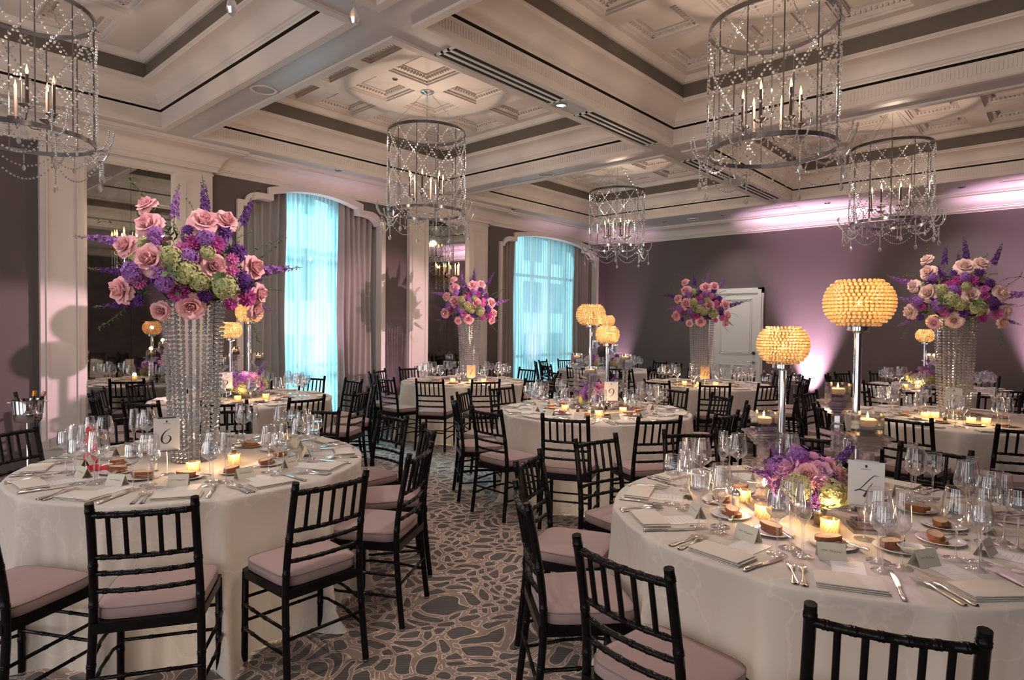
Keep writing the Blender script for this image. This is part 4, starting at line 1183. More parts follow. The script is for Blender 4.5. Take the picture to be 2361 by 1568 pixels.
FM = {
    'rose': [rose_mesh(s, 0.062, 1.0) for s in (1, 2, 3)],
    'bud': [rose_mesh(4, 0.046, 0.6)],
    'pale': [rose_mesh(s, 0.060, 1.0, 'rose', 'rosepale') for s in (5, 6)],
    'hot': [rose_mesh(7, 0.055, 0.85, 'rose', 'orchid')],
    'dahlia': [ruffle_mesh(1, 0.052, 46, 'dahlia', 'magenta'), ruffle_mesh(2, 0.05, 40, 'dahlia', 'rosehot')],
    'lisianthus': [ruffle_mesh(3, 0.042, 34, 'lisianthus', 'violet')],
    'lilac': [hydrangea_mesh(2, 0.062, 'lilac_cluster', 'lilac', 64), ],
    'violethyd': [hydrangea_mesh(5, 0.055, 'violet_cluster', 'violet', 60)],
    'hydrangea': [hydrangea_mesh(1, 0.078, 'green_hydrangea', 'lime', 84)],
    'spike': [spike_mesh(1, 0.26, 'larkspur_spike', 'violet'), spike_mesh(2, 0.24, 'larkspur_spike', 'lilac')],
    'sprig': [sprig_mesh(1, 0.24, 'leaf_sprig'), sprig_mesh(2, 0.20, 'leaf_sprig', 0.015, 0.9)],
    'leaf': [sprig_mesh(3, 0.13, 'leaf_sprig', 0.04, 0.3)],
}
def orient(dirv, roll=0.0):
    z = Vector(dirv).normalized(); x = z.cross(Vector((0.13, 0.21, 0.97)))
    if x.length < 1e-3: x = Vector((1, 0, 0))
    x.normalize(); y = z.cross(x)
    return Matrix((x, y, z)).transposed() @ Matrix.Rotation(roll, 3, 'Z')
def stick(parent, kind, p, d, s=1.0, rd=random):
    me = rd.choice(FM[kind])
    o = bpy.data.objects.new(me.name.split('.')[0], me); COL.objects.link(o); o.parent = parent
    o.matrix_local = Matrix.Translation(p) @ (orient(d, rd.uniform(0, 6)).to_4x4()) @ Matrix.Scale(s, 4)
    return o
def tall_arrangement(label, loc, rz, rose='rose', seed=3, extra=()):
    """(right, up, kind, scale) as seen from the front; depth follows a flattened ball"""
    rd = random.Random(seed)
    t = thing('flower_arrangement', label, 'flowers', loc, rz, 'tall flower arrangements on crystal vases')
    b = MB(); b.ball((0, 0, 0.10), 0.19, 14, 10, 0.78); b.build('greenery_base', M['foam'], t, smooth=True)
    F = [(-0.235, 0.425, rose, 1.0), (-0.25, 0.55, rose, 0.8), (0.055, 0.46, rose, 1.1), (0.175, 0.48, rose, 0.9), (-0.225, 0.225, rose, 1.2), (-0.35, 0.30, rose, 0.85), (0.105, 0.20, rose, 1.05),
         (-0.375, 0.055, rose, 1.0), (-0.015, -0.03, rose, 1.0), (0.335, 0.215, rose, 1.0), (0.37, 0.06, rose, 0.85), (-0.17, -0.055, 'bud', 1.0), (0.35, -0.04, rose, 0.8),
         (-0.045, 0.16, 'hydrangea', 0.95), (-0.11, 0.24, 'hydrangea', 0.75), (0.155, 0.09, 'hydrangea', 0.9), (0.07, 0.27, 'hydrangea', 0.55), (0.03, 0.11, 'hydrangea', 0.7),
         (-0.14, 0.11, 'lilac', 1.05), (-0.17, 0.16, 'spike', 0.5), (0.0, 0.22, 'dahlia', 0.8), (-0.09, 0.14, 'leaf', 1.0), (0.11, 0.13, 'leaf', 1.1), (0.21, 0.25, 'dahlia', 0.8), (-0.17, 0.30, 'spike', 0.6), (0.22, 0.36, 'sprig', 0.7), (-0.19, 0.36, 'lilac', 0.7), (0.06, 0.35, 'lilac', 0.8), (-0.30, 0.15, 'lilac', 0.9), (0.26, 0.13, 'violethyd', 0.9), (-0.02, 0.24, 'lilac', 0.8),
         (0.06, 0.035, 'lisianthus', 1.15), (0.25, 0.30, 'lisianthus', 1.1), (0.17, 0.41, 'lisianthus', 1.1), (-0.03, 0.40, 'lisianthus', 0.8), (0.28, 0.09, 'lisianthus', 1.0), (-0.28, 0.0, 'lisianthus', 0.9),
         (-0.085, 0.055, 'dahlia', 1.3), (-0.055, 0.285, 'dahlia', 1.1), (0.115, 0.33, 'dahlia', 1.1), (0.30, 0.03, 'dahlia', 1.2), (-0.28, 0.10, 'dahlia', 0.9), (0.21, 0.18, 'dahlia', 0.9), (0.0, 0.33, 'dahlia', 0.9), (0.2, -0.01, 'dahlia', 0.8)]
    for x, z, k, s in F:
        x *= 0.97
        e = 1 - (x / 0.44) ** 2 - ((z - 0.18) / 0.46) ** 2
        y = -sqrt(max(e, 0.02)) * 0.27
        if x > 0.3: y += 0.03
        d = Vector((x * 1.2, y * 1.5 - 0.12, (z - 0.10) * 0.8))
        stick(t, k, (x, y, z - 0.02), d, s, rd)
    # the back half
    for i in range(22):
        a = rd.uniform(0.12, pi - 0.12); el = rd.uniform(-0.15, 1.2)
        d = Vector((cos(a) * cos(el), sin(a) * cos(el), sin(el)))
        k = rd.choice([rose, 'hydrangea', 'lilac', 'dahlia', 'lisianthus', 'violethyd', rose])
        stick(t, k, (d.x * 0.30, d.y * 0.26, 0.10 + d.z * 0.30), d, rd.uniform(0.85, 1.15), rd)
    # spires and trailing stems: (right, up, back) root and direction
    SPK = [((-0.10, -0.05, 0.42), (-0.02, 0, 1), 1.0), ((0.06, 0.0, 0.44), (0.03, 0.02, 1), 1.15), ((0.24, 0.0, 0.42), (0.42, 0, 1), 1.0), ((-0.33, 0.0, 0.30), (-1, 0, 0.25), 1.05), ((-0.28, -0.05, 0.13), (-1, -0.1, 0.12), 0.9),
           ((0.30, -0.05, 0.17), (1, 0, 0.16), 1.25), ((-0.26, -0.04, -0.02), (-1, -0.1, -0.25), 0.9), ((0.0, 0.15, 0.4), (0.1, 0.3, 1), 0.9), ((0.28, 0.05, 0.0), (0.8, 0.1, -0.4), 0.8)]
    for p, d, s in SPK: stick(t, 'spike', p, d, s, rd)
    SPR = [((-0.18, -0.02, 0.45), (-0.5, 0, 1), 1.1), ((-0.25, 0.02, 0.36), (-1, 0, 0.5), 1.0), ((0.30, 0, 0.30), (0.8, 0, 0.5), 1.0), ((0.30, -0.03, 0.24), (1, 0, 0.3), 1.1), ((-0.32, -0.03, -0.03), (-0.6, 0, -0.8), 0.9),
           ((0.28, -0.05, -0.06), (0.5, 0, -1), 0.9), ((0.38, 0, 0.08), (1, 0, -0.1), 0.7), ((0.02, -0.04, 0.44), (-0.1, 0, 1), 0.8), ((0.12, -0.05, 0.42), (0.6, 0, 1), 0.7), ((-0.05, -0.2, 0.02), (-0.2, -1, 0.1), 0.7)]
    for p, d, s in SPR: stick(t, 'sprig', p, d, s, rd)
    for i in range(34):
        a = rd.uniform(pi, 2 * pi); el = rd.uniform(-0.35, 1.25); d = Vector((cos(a) * cos(el), sin(a) * cos(el), sin(el)))
        stick(t, rd.choice(['spike', 'spike', 'sprig', 'lisianthus', 'bud' if rose == 'rose' else 'pale', 'dahlia', 'leaf']), (d.x * 0.27, d.y * 0.19, 0.10 + d.z * 0.27), d, rd.uniform(0.45, 0.7), rd)
    for i in range(26):
        a = rd.uniform(0, 2 * pi); el = rd.uniform(-0.3, 1.2); d = Vector((cos(a) * cos(el), sin(a) * cos(el) * 0.8, sin(el)))
        stick(t, 'leaf', (d.x * 0.22, d.y * 0.2, 0.08 + d.z * 0.26), d, 1.0, rd)
    return t

# crystal vases: strands of faceted beads hung from a ring
def vase_proto():
    t = thing('crystal_vase', '', 'vase'); H = 0.93
    ns = 24; top = 0.158; bot = 0.112
    me_b = MB()
    bead = []
    for k in range(ns):
        a = 2 * pi * k / ns; b = MB()
        for j in range(37):
            f = j / 36; z = 0.012 + (H - 0.02) * f; r = bot + (top - bot) * f ** 0.8
            r += 0.006 * sin(k * 2.4)
            b.ball((r * cos(a), r * sin(a), z), 0.0125 if j % 2 else 0.0108, 6, 4, 0.85)
        b.build('bead_strand', M['crystal'], t, smooth=False)
    for k in range(14):
        a = 2 * pi * (k + 0.5) / 14; b = MB()
        for j in range(33):
            f = j / 32; z = 0.012 + (H - 0.02) * f; r = (bot + (top - bot) * f) * 0.62
            b.ball((r * cos(a), r * sin(a), z), 0.0105, 6, 4)
        b.build('bead_strand', M['crystal'], t, smooth=False)
    b = MB(); b.tube([(top * cos(2 * pi * i / 40), top * sin(2 * pi * i / 40), H) for i in range(40)], 0.006, 6, closed=True)
    b.tube([(top * 0.62 * cos(2 * pi * i / 30), top * 0.62 * sin(2 * pi * i / 30), H) for i in range(30)], 0.004, 5, closed=True)
    b.build('hanging_ring', M['chrome'], t)
    b = MB(); b.lathe([(0.0001, H - 0.002), (top, H - 0.002), (top, H + 0.008), (0.0001, H + 0.008)], 32); b.build('top_plate', M['chrome'], t)
    b = MB(); b.lathe([(bot + 0.01, 0), (bot + 0.01, 0.006), (0.02, 0.010), (0.011, 0.02), (0.011, H)], 20); b.build('centre_rod', M['acrylic'], t)
    return Proto(t)
VASE = vase_proto()
for (x, y), tn, rz, rose, seed in (((1.429, 3.812), 'table six', -0.36, 'rose', 3), ((6.218, 6.454), 'the far mirror table', -0.85, 'rose', 8), ((8.393, 3.909), 'table eleven', -1.15, 'rose', 12), ((6.926, 0.76), 'table seven', -1.46, 'pale', 21)):
    VASE.put((x, y, ZT + 0.001), 0.3, 'tall tapered vase of hanging crystal bead strands on ' + tn, 'crystal vases')
    th = atan2(y, x) - pi / 2     # local +Y points away from the camera side of the hall
    tall_arrangement({'table six': 'large arrangement of pink roses, purple larkspur and green hydrangea above table six', 'table seven': 'tall arrangement of pale roses, deep purple blooms and green hydrangea above table seven'}.get(tn, 'tall pink and purple flower arrangement above ' + tn),
                     (x, y, ZT + 0.945), th, rose, seed)

# low bouquets in round metal bowls
def low_bouquet(x, y, label, seed, R=0.15, spk=True):
    rd = random.Random(seed)
    t = thing('low_bouquet', label, 'flowers', (x, y, ZT + 0.001), atan2(y, x) - pi / 2, 'low bouquets')
    b = MB(); b.lathe([(0.045, 0), (0.07, 0.02), (0.078, 0.05), (0.07, 0.08), (0.06, 0.09)], 24); b.build('metal_bowl', M['nickel'], t)
    b = MB(); b.ball((0, 0, 0.15), R * 0.72, 12, 8, 0.85); b.build('greenery_base', M['foam'], t, smooth=True)
    kinds = ['hot', 'hot', 'violethyd', 'rose', 'lisianthus', 'hot', 'lilac', 'hot', 'dahlia', 'bud', 'hot', 'lisianthus', 'bud']
    n = 34
    for i in range(n):
        zc = 1 - 1.35 * (i + 0.5) / n; ph = i * 2.39996 + seed; rr = sqrt(max(0, 1 - zc * zc))
        d = Vector((rr * cos(ph), rr * sin(ph), zc)); k = kinds[(i * 5 + seed) % len(kinds)]
        if zc < 0.02: k = 'hydrangea' if i % 3 else 'violethyd'
        stick(t, k, (d.x * R * 0.9, d.y * R * 0.9, 0.15 + d.z * R * 0.72), d, rd.uniform(0.72, 0.98), rd)
    if spk:
        for p, d, s in (((-0.10, 0, 0.20), (-0.5, 0, 0.9), 0.6), ((0.10, 0, 0.22), (0.55, 0.1, 1), 0.75), ((-0.12, -0.05, 0.16), (-1, -0.2, 0.3), 0.6)):
            stick(t, 'spike', p, d, s, rd)
        stick(t, 'sprig', (-0.09, 0, 0.24), (-0.5, 0, 1), 0.6, rd); stick(t, 'sprig', (-0.13, 0, 0.2), (-1, 0, 0.3), 0.6, rd)
    return t
low_bouquet(2.815, 0.812, 'round bouquet of pink roses, violet blooms and green hydrangea on table four', 1, 0.145)
low_bouquet(4.941, 3.343, 'round pink and violet bouquet on table nine', 2, 0.15)
low_bouquet(3.005, 6.562, 'round magenta, pink and green bouquet on table five', 3, 0.16)
low_bouquet(9.589, 6.633, 'left of two purple bouquets on the far corner table', 4, 0.15, False)
low_bouquet(9.876, 6.197, 'right of two purple bouquets on the far corner table', 5, 0.15, False)
low_bouquet(10.13, 1.483, 'pink and violet bouquet on the far right table', 6, 0.15, False)

# ================================================================== CRYSTAL GLOBE LAMPS
def globe_proto(R, H, stem, name_lab):
    """R radius, H height of the globe, stem: height of its underside above the cloth"""
    t = thing('crystal_globe_lamp', '', 'candle lamp')
    b = MB(); b.lathe([(0.085, 0), (0.085, 0.008), (0.05, 0.014), (0.019, 0.03), (0.0165, 0.05), (0.0165, stem - 0.03), (0.0001, stem - 0.029)], 24); b.build('chrome_pole', M['chrome'], t, smooth=40)
    b = MB(); b.lathe([(0.02, stem - 0.03), (0.022, stem - 0.026), (0.045, stem - 0.018), (0.045, stem), (0.0001, stem)], 24); b.build('collar', M['chrome'], t, smooth=40)
    g = MB(); nr = 13
    z0 = -0.90; z1 = 0.86
    zc = stem + 0.5 * H
    for j in range(nr):
        f = z0 + (z1 - z0) * j / (nr - 1); el = math.asin(max(-1, min(1, f * 0.93)))
        rr = R * cos(el) ** 0.85; z = zc + H * 0.5 * f
        n = max(12, int(2 * pi * rr / (R * 0.142)))
        for i in range(n):
            a = 2 * pi * (i + 0.5 * (j % 2)) / n
            g.ball((rr * cos(a), rr * sin(a), z), R * 0.063, 8, 6)
    g.build('bead_globe', M['lampbead'], t, smooth=True)
    w = MB()
    for j in range(nr):
        f = z0 + (z1 - z0) * (j + 0.5) / (nr - 1)
        if f > z1: continue
        el = math.asin(max(-1, min(1, f * 0.93))); rr = R * cos(el) ** 0.85 * 0.99
        w.tube([(rr * cos(2 * pi * i / 28), rr * sin(2 * pi * i / 28), zc + H * 0.5 * f) for i in range(28)], R * 0.012, 4, closed=True)
    w.build('wire_frame', M['goldmetal'], t)
    c = MB(); c.lathe([(0.0001, stem + 0.005), (0.026, stem + 0.005), (0.026, stem + H * 0.42), (0.0001, stem + H * 0.40)], 16); cd = c.build('candle', M['wax'], t)
    fl = MB(); fl.lathe([(0.0001, 0), (0.005, 0.006), (0.0045, 0.014), (0.0001, 0.032)], 8, c=(0, 0, stem + H * 0.43)); fl.build('flame', M['flame'], cd, smooth=True)
    return Proto(t)
GT = globe_proto(0.140, 0.215, 0.82, ''); GS = globe_proto(0.112, 0.185, 0.64, '')
def candle_light(x, y, z, e): lamp('candle_light', 'POINT', (x, y, z), e, (1.0, 0.62, 0.31), 0.02)
for P, x, y, l, h, e in ((GT, 3.083, 0.695, 'taller crystal globe candle lamp on table four', 0.93, 3.2), (GS, 3.001, 0.991, 'shorter crystal globe candle lamp on table four', 0.74, 2.4),
                   (GT, 5.039, 3.501, 'taller crystal globe candle lamp on table nine', 0.93, 3.2), (GS, 5.106, 3.348, 'shorter crystal globe candle lamp on table nine', 0.74, 2.4),
                   (GT, 3.096, 6.708, 'taller crystal globe candle lamp on table five', 0.93, 3.0), (GS, 2.905, 6.738, 'shorter crystal globe candle lamp on table five', 0.74, 2.4),
                   (GT, 9.914, 6.509, 'crystal globe candle lamp on the far corner table', 0.93, 3.0),
                   (GS, 10.183, 1.466, 'shorter globe lamp on the far right table', 0.74, 2.4), (GT, 10.451, 1.356, 'taller globe lamp on the far right table', 0.93, 3.0)):
    P.put((x, y, ZT + 0.001), 0, l, 'crystal globe lamps')
    candle_light(x, y, ZT + h, e)

# ================================================================== CRYSTAL PEDESTALS WITH FLOATING CANDLES
def pedestal_proto(H):
    t = thing('crystal_pedestal', '', 'candle holder')
    b = MB()
    for k, (w, h) in enumerate(((0.13, 0.014), (0.105, 0.012), (0.085, 0.012))): b.box((0, 0, 0.007 + k * 0.013), (w, w, h))
    b.build('stepped_base', M['block'], t, smooth=False)
    b = MB(); z = 0.040; top = H - 0.155; n = max(3, int((top - z) / 0.042)); s = (top - z) / n
    for k in range(n):
        zc = z + s * (k + 0.5)
        b.lathe([(0.020, -s / 2), (0.029, -s / 2 + 0.006), (0.029, s / 2 - 0.006), (0.020, s / 2)], 8, c=(0, 0, zc))
    b.build('faceted_column', M['block'], t, smooth=False)
    b = MB()
    for k in range(5):
        w = 0.066 + 0.021 * k; b.box((0, 0, top + 0.006 + k * 0.0135), (w, w, 0.0085)); b.box((0, 0, top + 0.0128 + k * 0.0135), (w * 0.8, w * 0.8, 0.005))
    b.build('stepped_top', M['block'], t, smooth=False)
    z0 = top + 0.0695; hh = 0.085; w = 0.044
    c = MB()
    for s_ in (-1, 1):
        c.box((s_ * w, 0, z0 + hh / 2), (0.004, 2 * w, hh)); c.box((0, s_ * w, z0 + hh / 2), (2 * w, 0.004, hh))
    c.box((0, 0, z0 + 0.004), (2 * w, 2 * w, 0.008)); cup = c.build('square_cup', M['cupglass'], t, smooth=False)
    c = MB(); c.box((0, 0, z0 + 0.024), (2 * w - 0.006, 2 * w - 0.006, 0.03)); c.build('water', M['water'], cup, smooth=False)
    c = MB(); c.lathe([(0.0001, z0 + 0.028), (0.028, z0 + 0.030), (0.034, z0 + 0.042), (0.034, z0 + 0.056), (0.028, z0 + 0.060), (0.0001, z0 + 0.057)], 20); cd = c.build('floating_candle', M['wax'], t, smooth=40)
    fl = MB(); fl.lathe([(0.0001, 0), (0.005, 0.005), (0.0045, 0.012), (0.0001, 0.028)], 8, c=(0, 0, z0 + 0.060)); fl.build('flame', M['flame'], cd, smooth=True)
    return Proto(t)
PED = [pedestal_proto(0.545), pedestal_proto(0.475), pedestal_proto(0.435)]
for k, x, y, l in ((0, 3.308, 0.829, 'tallest crystal pedestal candle on table four, behind the tall lamp pole'), (1, 2.789, 0.588, 'crystal pedestal with floating candle on table four, above the number card'), (2, 2.815, 1.007, 'crystal pedestal candle on table four, left of the bouquet'),
                   (0, 5.183, 3.189, 'crystal pedestal candle on table nine, right of both lamps'), (0, 4.919, 3.583, 'crystal pedestal candle on table nine, left of both lamps'), (2, 4.756, 3.295, 'front crystal pedestal candle on table nine, between the two lamps'),
                   (0, 2.996, 6.862, 'crystal pedestal candle on table five, behind the shorter lamp'), (1, 3.219, 6.76, 'crystal pedestal candle on table five, right of both lamps'), (2, 2.849, 6.87, 'crystal pedestal candle on table five, beside the bead vase'),
                   (0, 9.869, 6.756, 'left crystal pedestal candle on the far corner table'), (1, 10.078, 6.44, 'right crystal pedestal candle on the far corner table'),
                   (1, 10.39, 1.434 - 0.0, 'taller pedestal candle on the far right table'), (2, 10.30, 1.30, 'shorter pedestal candle on the far right table')):
    rz = atan2(y, x) + 0.35
    PED[k].put((x, y, ZT + 0.001), rz, l, 'crystal pedestal candle holders')
    candle_light(x, y, ZT + (0.55, 0.48, 0.44)[k] + 0.02, 0.9)

# ================================================================== VOTIVES, SHAKERS, CARDS
def votive_proto():
    t = thing('votive_candle', '', 'votive')
    b = MB()
    b.lathe([(0.030, 0), (0.034, 0.006), (0.034, 0.060), (0.031, 0.060), (0.031, 0.008), (0.0001, 0.007)], 8, cap=False)
    for k in range(16):
        a = 2 * pi * k / 16
        b.tube([(0.0345 * cos(a), 0.0345 * sin(a), 0.008), (0.0345 * cos(a + 0.7), 0.0345 * sin(a + 0.7), 0.056)], 0.0018, 4)
    b.build('swirled_glass', M['votive'], t, smooth=False)
    b = MB(); b.lathe([(0.0001, 0.009), (0.019, 0.009), (0.019, 0.026), (0.0001, 0.024)], 14); c = b.build('tea_light', M['wax'], t)
    b = MB(); b.lathe([(0.0001, 0), (0.006, 0.006), (0.005, 0.014), (0.0001, 0.028)], 8, c=(0, 0, 0.026)); b.build('flame', M['flame'], c, smooth=True)
    return Proto(t)
VOT = votive_proto()
for x, y, l in ((2.83, 1.10, 'lit votive candle on table four, farther left one beside the salt shaker'), (2.648, 0.942, 'lit votive candle on table four, nearer one left of the bouquet'), (2.64, 0.68, 'lit votive candle on table four, between the bouquet and the number card'),
                (4.696, 3.548, 'left votive candle on table nine'), (4.60, 3.10, 'front votive candle on table nine below the number card'), (4.943, 3.06, 'right votive candle on table nine'),
                (2.806, 6.345, 'left votive candle on table five, under its number card'), (3.095, 6.321, 'right votive candle on table five, beside the bouquet'),
                (1.30, 3.48, 'glowing votive candle at the foot of the bead vase on table six'), (1.537, 3.52, 'votive candle on table six in front of the pepper shaker'),
                (5.846, 6.392, 'left votive candle on the far mirror table'), (5.92, 6.10, 'middle votive candle on the far mirror table'), (6.157, 6.093, 'right votive candle on the far mirror table'),
                (8.028, 3.976, 'left votive candle on table eleven'), (7.983, 3.74, 'middle votive candle on table eleven'), (8.203, 3.6, 'right votive candle on table eleven'),
                (6.701, 0.948, 'leftmost votive candle on table seven'), (6.76, 0.883, 'second votive candle from the left on table seven'), (6.588, 0.60, 'third votive candle from the left on table seven'), (6.644, 0.50, 'rightmost votive candle on table seven'),
                (9.961, 1.65, 'left votive candle on the far right table'), (9.96, 1.50, 'right votive candle on the far right table')):
    VOT.put((x, y, ZT + 0.001), x * 7, l, 'lit votive candles')
    candle_light(x, y, ZT + 0.085, 1.5)

def shaker_proto(fill, nm):
    t = thing(nm, '', 'shaker')
    b = MB(); b.lathe([(0.021, 0), (0.022, 0.003), (0.017, 0.008), (0.017, 0.052), (0.019, 0.056)], 16); b.build('glass_body', M['acrylic'], t, smooth=40)
    b = MB(); b.lathe([(0.0001, 0.008), (0.0155, 0.008), (0.0155, 0.044), (0.0001, 0.044)], 14); b.build('contents', M[fill], t, smooth=40)
    b = MB(); b.lathe([(0.019, 0.056), (0.021, 0.062), (0.018, 0.074), (0.008, 0.084), (0.0001, 0.086)], 16); b.build('silver_cap', M['chrome'], t, smooth=40)
    return Proto(t)
SALT = shaker_proto('salt', 'salt_shaker'); PEP = shaker_proto('pepper', 'pepper_shaker')
for P, x, y, l in ((SALT, 2.72, 1.09, 'salt shaker with silver cap on table four'), (PEP, 2.70, 0.74, 'pepper shaker on table four in front of the bouquet'), (PEP, 4.612, 3.34, 'pepper shaker on table nine'), (SALT, 4.653, 3.24, 'salt shaker on table nine'), (PEP, 1.607, 3.686, 'pepper shaker on table six'), (SALT, 1.165, 3.66, 'salt shaker on table six behind the number card'),
                   (PEP, 6.55, 0.78, 'pepper shaker on table seven'), (PEP, 8.05, 3.86, 'pepper shaker on table eleven'), (PEP, 5.86, 6.27, 'pepper shaker on the far mirror table')):
    P.put((x, y, ZT + 0.001), 0, l, 'salt and pepper shakers')
t = thing('butter_dish', 'small white butter dish on table four', 'dish', (2.60, 0.40, ZT + 0.001))
b = MB(); b.lathe([(0.018, 0), (0.022, 0.004), (0.045, 0.030), (0.042, 0.031), (0.02, 0.008), (0.0001, 0.008)], 24, cap=False); b.build('bowl', M['plate'], t)
b = MB(); b.lathe([(0.0001, 0.008), (0.024, 0.010), (0.026, 0.018), (0.0001, 0.020)], 18); b.build('butter', M['butter'], t)

# calligraphic table numbers drawn as flat ribbons
DIG = {
    '6': [[(0.72, 1.0, .02), (0.50, 0.90, .05), (0.30, 0.68, .09), (0.20, 0.42, .12), (0.22, 0.18, .11), (0.38, 0.03, .05), (0.58, 0.08, .07), (0.72, 0.28, .11), (0.70, 0.48, .07), (0.55, 0.56, .02), (0.38, 0.46, .02), (0.26, 0.30, .02)]],
    '9': [[(0.28, 0.0, .02), (0.50, 0.10, .05), (0.70, 0.32, .09), (0.80, 0.58, .12), (0.78, 0.82, .11), (0.62, 0.97, .05), (0.42, 0.92, .07), (0.28, 0.72, .11), (0.30, 0.52, .07), (0.45, 0.44, .02), (0.62, 0.54, .02), (0.74, 0.70, .02)]],
    '5': [[(0.85, 1.02, .02), (0.72, 0.96, .06), (0.52, 0.95, .05), (0.42, 0.93, .02), (0.36, 0.62, .02), (0.52, 0.66, .04), (0.68, 0.52, .10), (0.68, 0.28, .12), (0.54, 0.08, .08), (0.34, 0.0, .05), (0.16, 0.08, .05), (0.14, 0.16, .04)]],
    '4': [[(1.02, 1.06, .02), (0.85, 1.08, .04), (0.62, 0.84, .05), (0.34, 0.48, .04), (0.10, 0.26, .02), (0.0, 0.26, .02)], [(0.0, 0.26, .03), (0.25, 0.33, .05), (0.55, 0.28, .05), (0.80, 0.30, .02)], [(0.78, 0.72, .02), (0.66, 0.50, .05), (0.52, 0.20, .10), (0.42, 0.0, .12)]],
    '7': [[(0.20, 0.80, .02), (0.28, 0.95, .08), (0.50, 0.90, .07), (0.72, 0.98, .04), (0.90, 0.98, .02)], [(0.88, 0.97, .02), (0.66, 0.66, .04), (0.50, 0.35, .09), (0.42, 0.0, .12)]],
    '1': [[(0.25, 0.72, .01), (0.50, 0.88, .03), (0.74, 1.0, .05), (0.62, 0.66, .09), (0.46, 0.30, .11), (0.34, 0.0, .10)]],
}
def ribbon(b, pts, f):
    P = []
    n = len(pts)
    for i in range(n - 1):
        p0 = pts[max(i - 1, 0)]; p1 = pts[i]; p2 = pts[i + 1]; p3 = pts[min(i + 2, n - 1)]
        for k in range(6):
            t = k / 6
            P.append(tuple(0.5 * (2 * p1[q] + (p2[q] - p0[q]) * t + (2 * p0[q] - 5 * p1[q] + 4 * p2[q] - p3[q]) * t * t + (3 * p1[q] - p0[q] - 3 * p2[q] + p3[q]) * t ** 3) for q in range(3)))
    P.append(pts[-1]); L = []; R_ = []
    for i, (x, y, w) in enumerate(P):
        a = P[max(i - 1, 0)]; c = P[min(i + 1, len(P) - 1)]; dx, dy = c[0] - a[0], c[1] - a[1]; l = hypot(dx, dy) or 1
        w = max(w, 0.012) / 2; L.append((x - dy / l * w, y + dx / l * w)); R_.append((x + dy / l * w, y - dx / l * w))
    for i in range(len(P) - 1): b.add([f(*R_[i]), f(*R_[i + 1]), f(*L[i + 1]), f(*L[i])], [(0, 1, 2, 3)])
def number_card(txt, x, y, label, lit=False, rz_add=0.0, base=0.13):
    th = atan2(y, x) - pi / 2 + rz_add
    t = thing('table_number', label, 'table number', (x, y, ZT + 0.001), th, 'table number cards')
    w, h = 0.122, 0.172; z0 = base
    b = MB(); b.box((0, 0, z0 + h / 2), (w, 0.002, h)); b.mi = 1
    def f(u, v, s): return lambda a, c: (u + a * s, -0.0016, z0 + v + c * s)
    n = len(txt); s = 0.078 if n == 1 else 0.068
    for i, ch in enumerate(txt):
        for st in DIG[ch]: ribbon(b, st, f(-s * 0.5 * (1 if n == 1 else 1.25) + i * s * 0.55, 0.035, s))
    b.add([(-0.004, -0.0016, z0 + 0.148), (0.004, -0.0016, z0 + 0.148), (0.004, -0.0016, z0 + 0.158), (-0.004, -0.0016, z0 + 0.158)], [(0, 1, 2, 3)])
    for k in range(8): b.add([(-0.016 + k * 0.0042, -0.0016, z0 + 0.140), (-0.0135 + k * 0.0042, -0.0016, z0 + 0.140), (-0.0135 + k * 0.0042, -0.0016, z0 + 0.1425), (-0.016 + k * 0.0042, -0.0016, z0 + 0.1425)], [(0, 1, 2, 3)])
    b.build('number_card', [M['cardlit'] if lit else M['paper'], M['ink']], t, smooth=False)
    b = MB(); b.box((0, 0, z0 - 0.003), (w * 0.9, 0.01, 0.006)); b.box((0, 0.0, z0 + h + 0.001), (w * 0.7, 0.008, 0.007)); b.build('clip', M['nickel'], t, smooth=False)
    b = MB(); b.lathe([(0.038, 0), (0.038, 0.004), (0.006, 0.008), (0.003, 0.012), (0.003, z0)], 16); b.build('stand', M['acrylic'], t)
    return t
M['cardlit'] = cloth_mat('glow_tinted_card', (0.80, 0.62, 0.40), 0.6, 0, 50, 0.0)  # warm copy of the card paper, candle glow put into its colour
number_card('6', 1.185, 3.527, 'ivory card numbered six before the bead vase')
number_card('4', 2.655, 0.56, 'ivory card numbered four beside the low bouquet')
number_card('9', 4.80, 3.10, 'ivory card numbered nine beside the low bouquet')
number_card('5', 2.725, 6.434, 'card numbered five seen right of the large bead vase')
number_card('11', 8.145, 3.73, 'candlelit card numbered eleven at the bead vase near the door', True, base=0.10)
number_card('7', 6.578, 0.725, 'card numbered seven before the right-hand bead vase')
number_card('1', 6.032, 6.217, 'candlelit number card on the far mirror table', True, base=0.08)
candle_light(8.19, 3.78, ZT + 0.12, 1.2); candle_light(6.07, 6.26, ZT + 0.10, 1.2)

# the red bottle on table six and the red case lying by it
t = thing('red_bottle', 'bright red bottle standing among the glasses on table six', 'bottle', (0.985, 4.12, ZT + 0.001))
b = MB(); b.lathe([(0.034, 0), (0.036, 0.01), (0.036, 0.11), (0.030, 0.14), (0.016, 0.165)], 20); b.build('body', M['red'], t)
b = MB(); b.lathe([(0.016, 0.165), (0.024, 0.175), (0.024, 0.20), (0.015, 0.21), (0.0001, 0.212)], 18); b.build('cap', M['red'], t)
b = MB(); b.box((0, 0, 0.012), (0.05, 0.15, 0.022)); o = b.build('red_case', M['red'], smooth=False, loc=(0.98, 3.88, ZT + 0.001)); o.rotation_euler = (0, 0, 0.5)
tag(o, 'small flat red case lying on table six behind a place card', 'case')
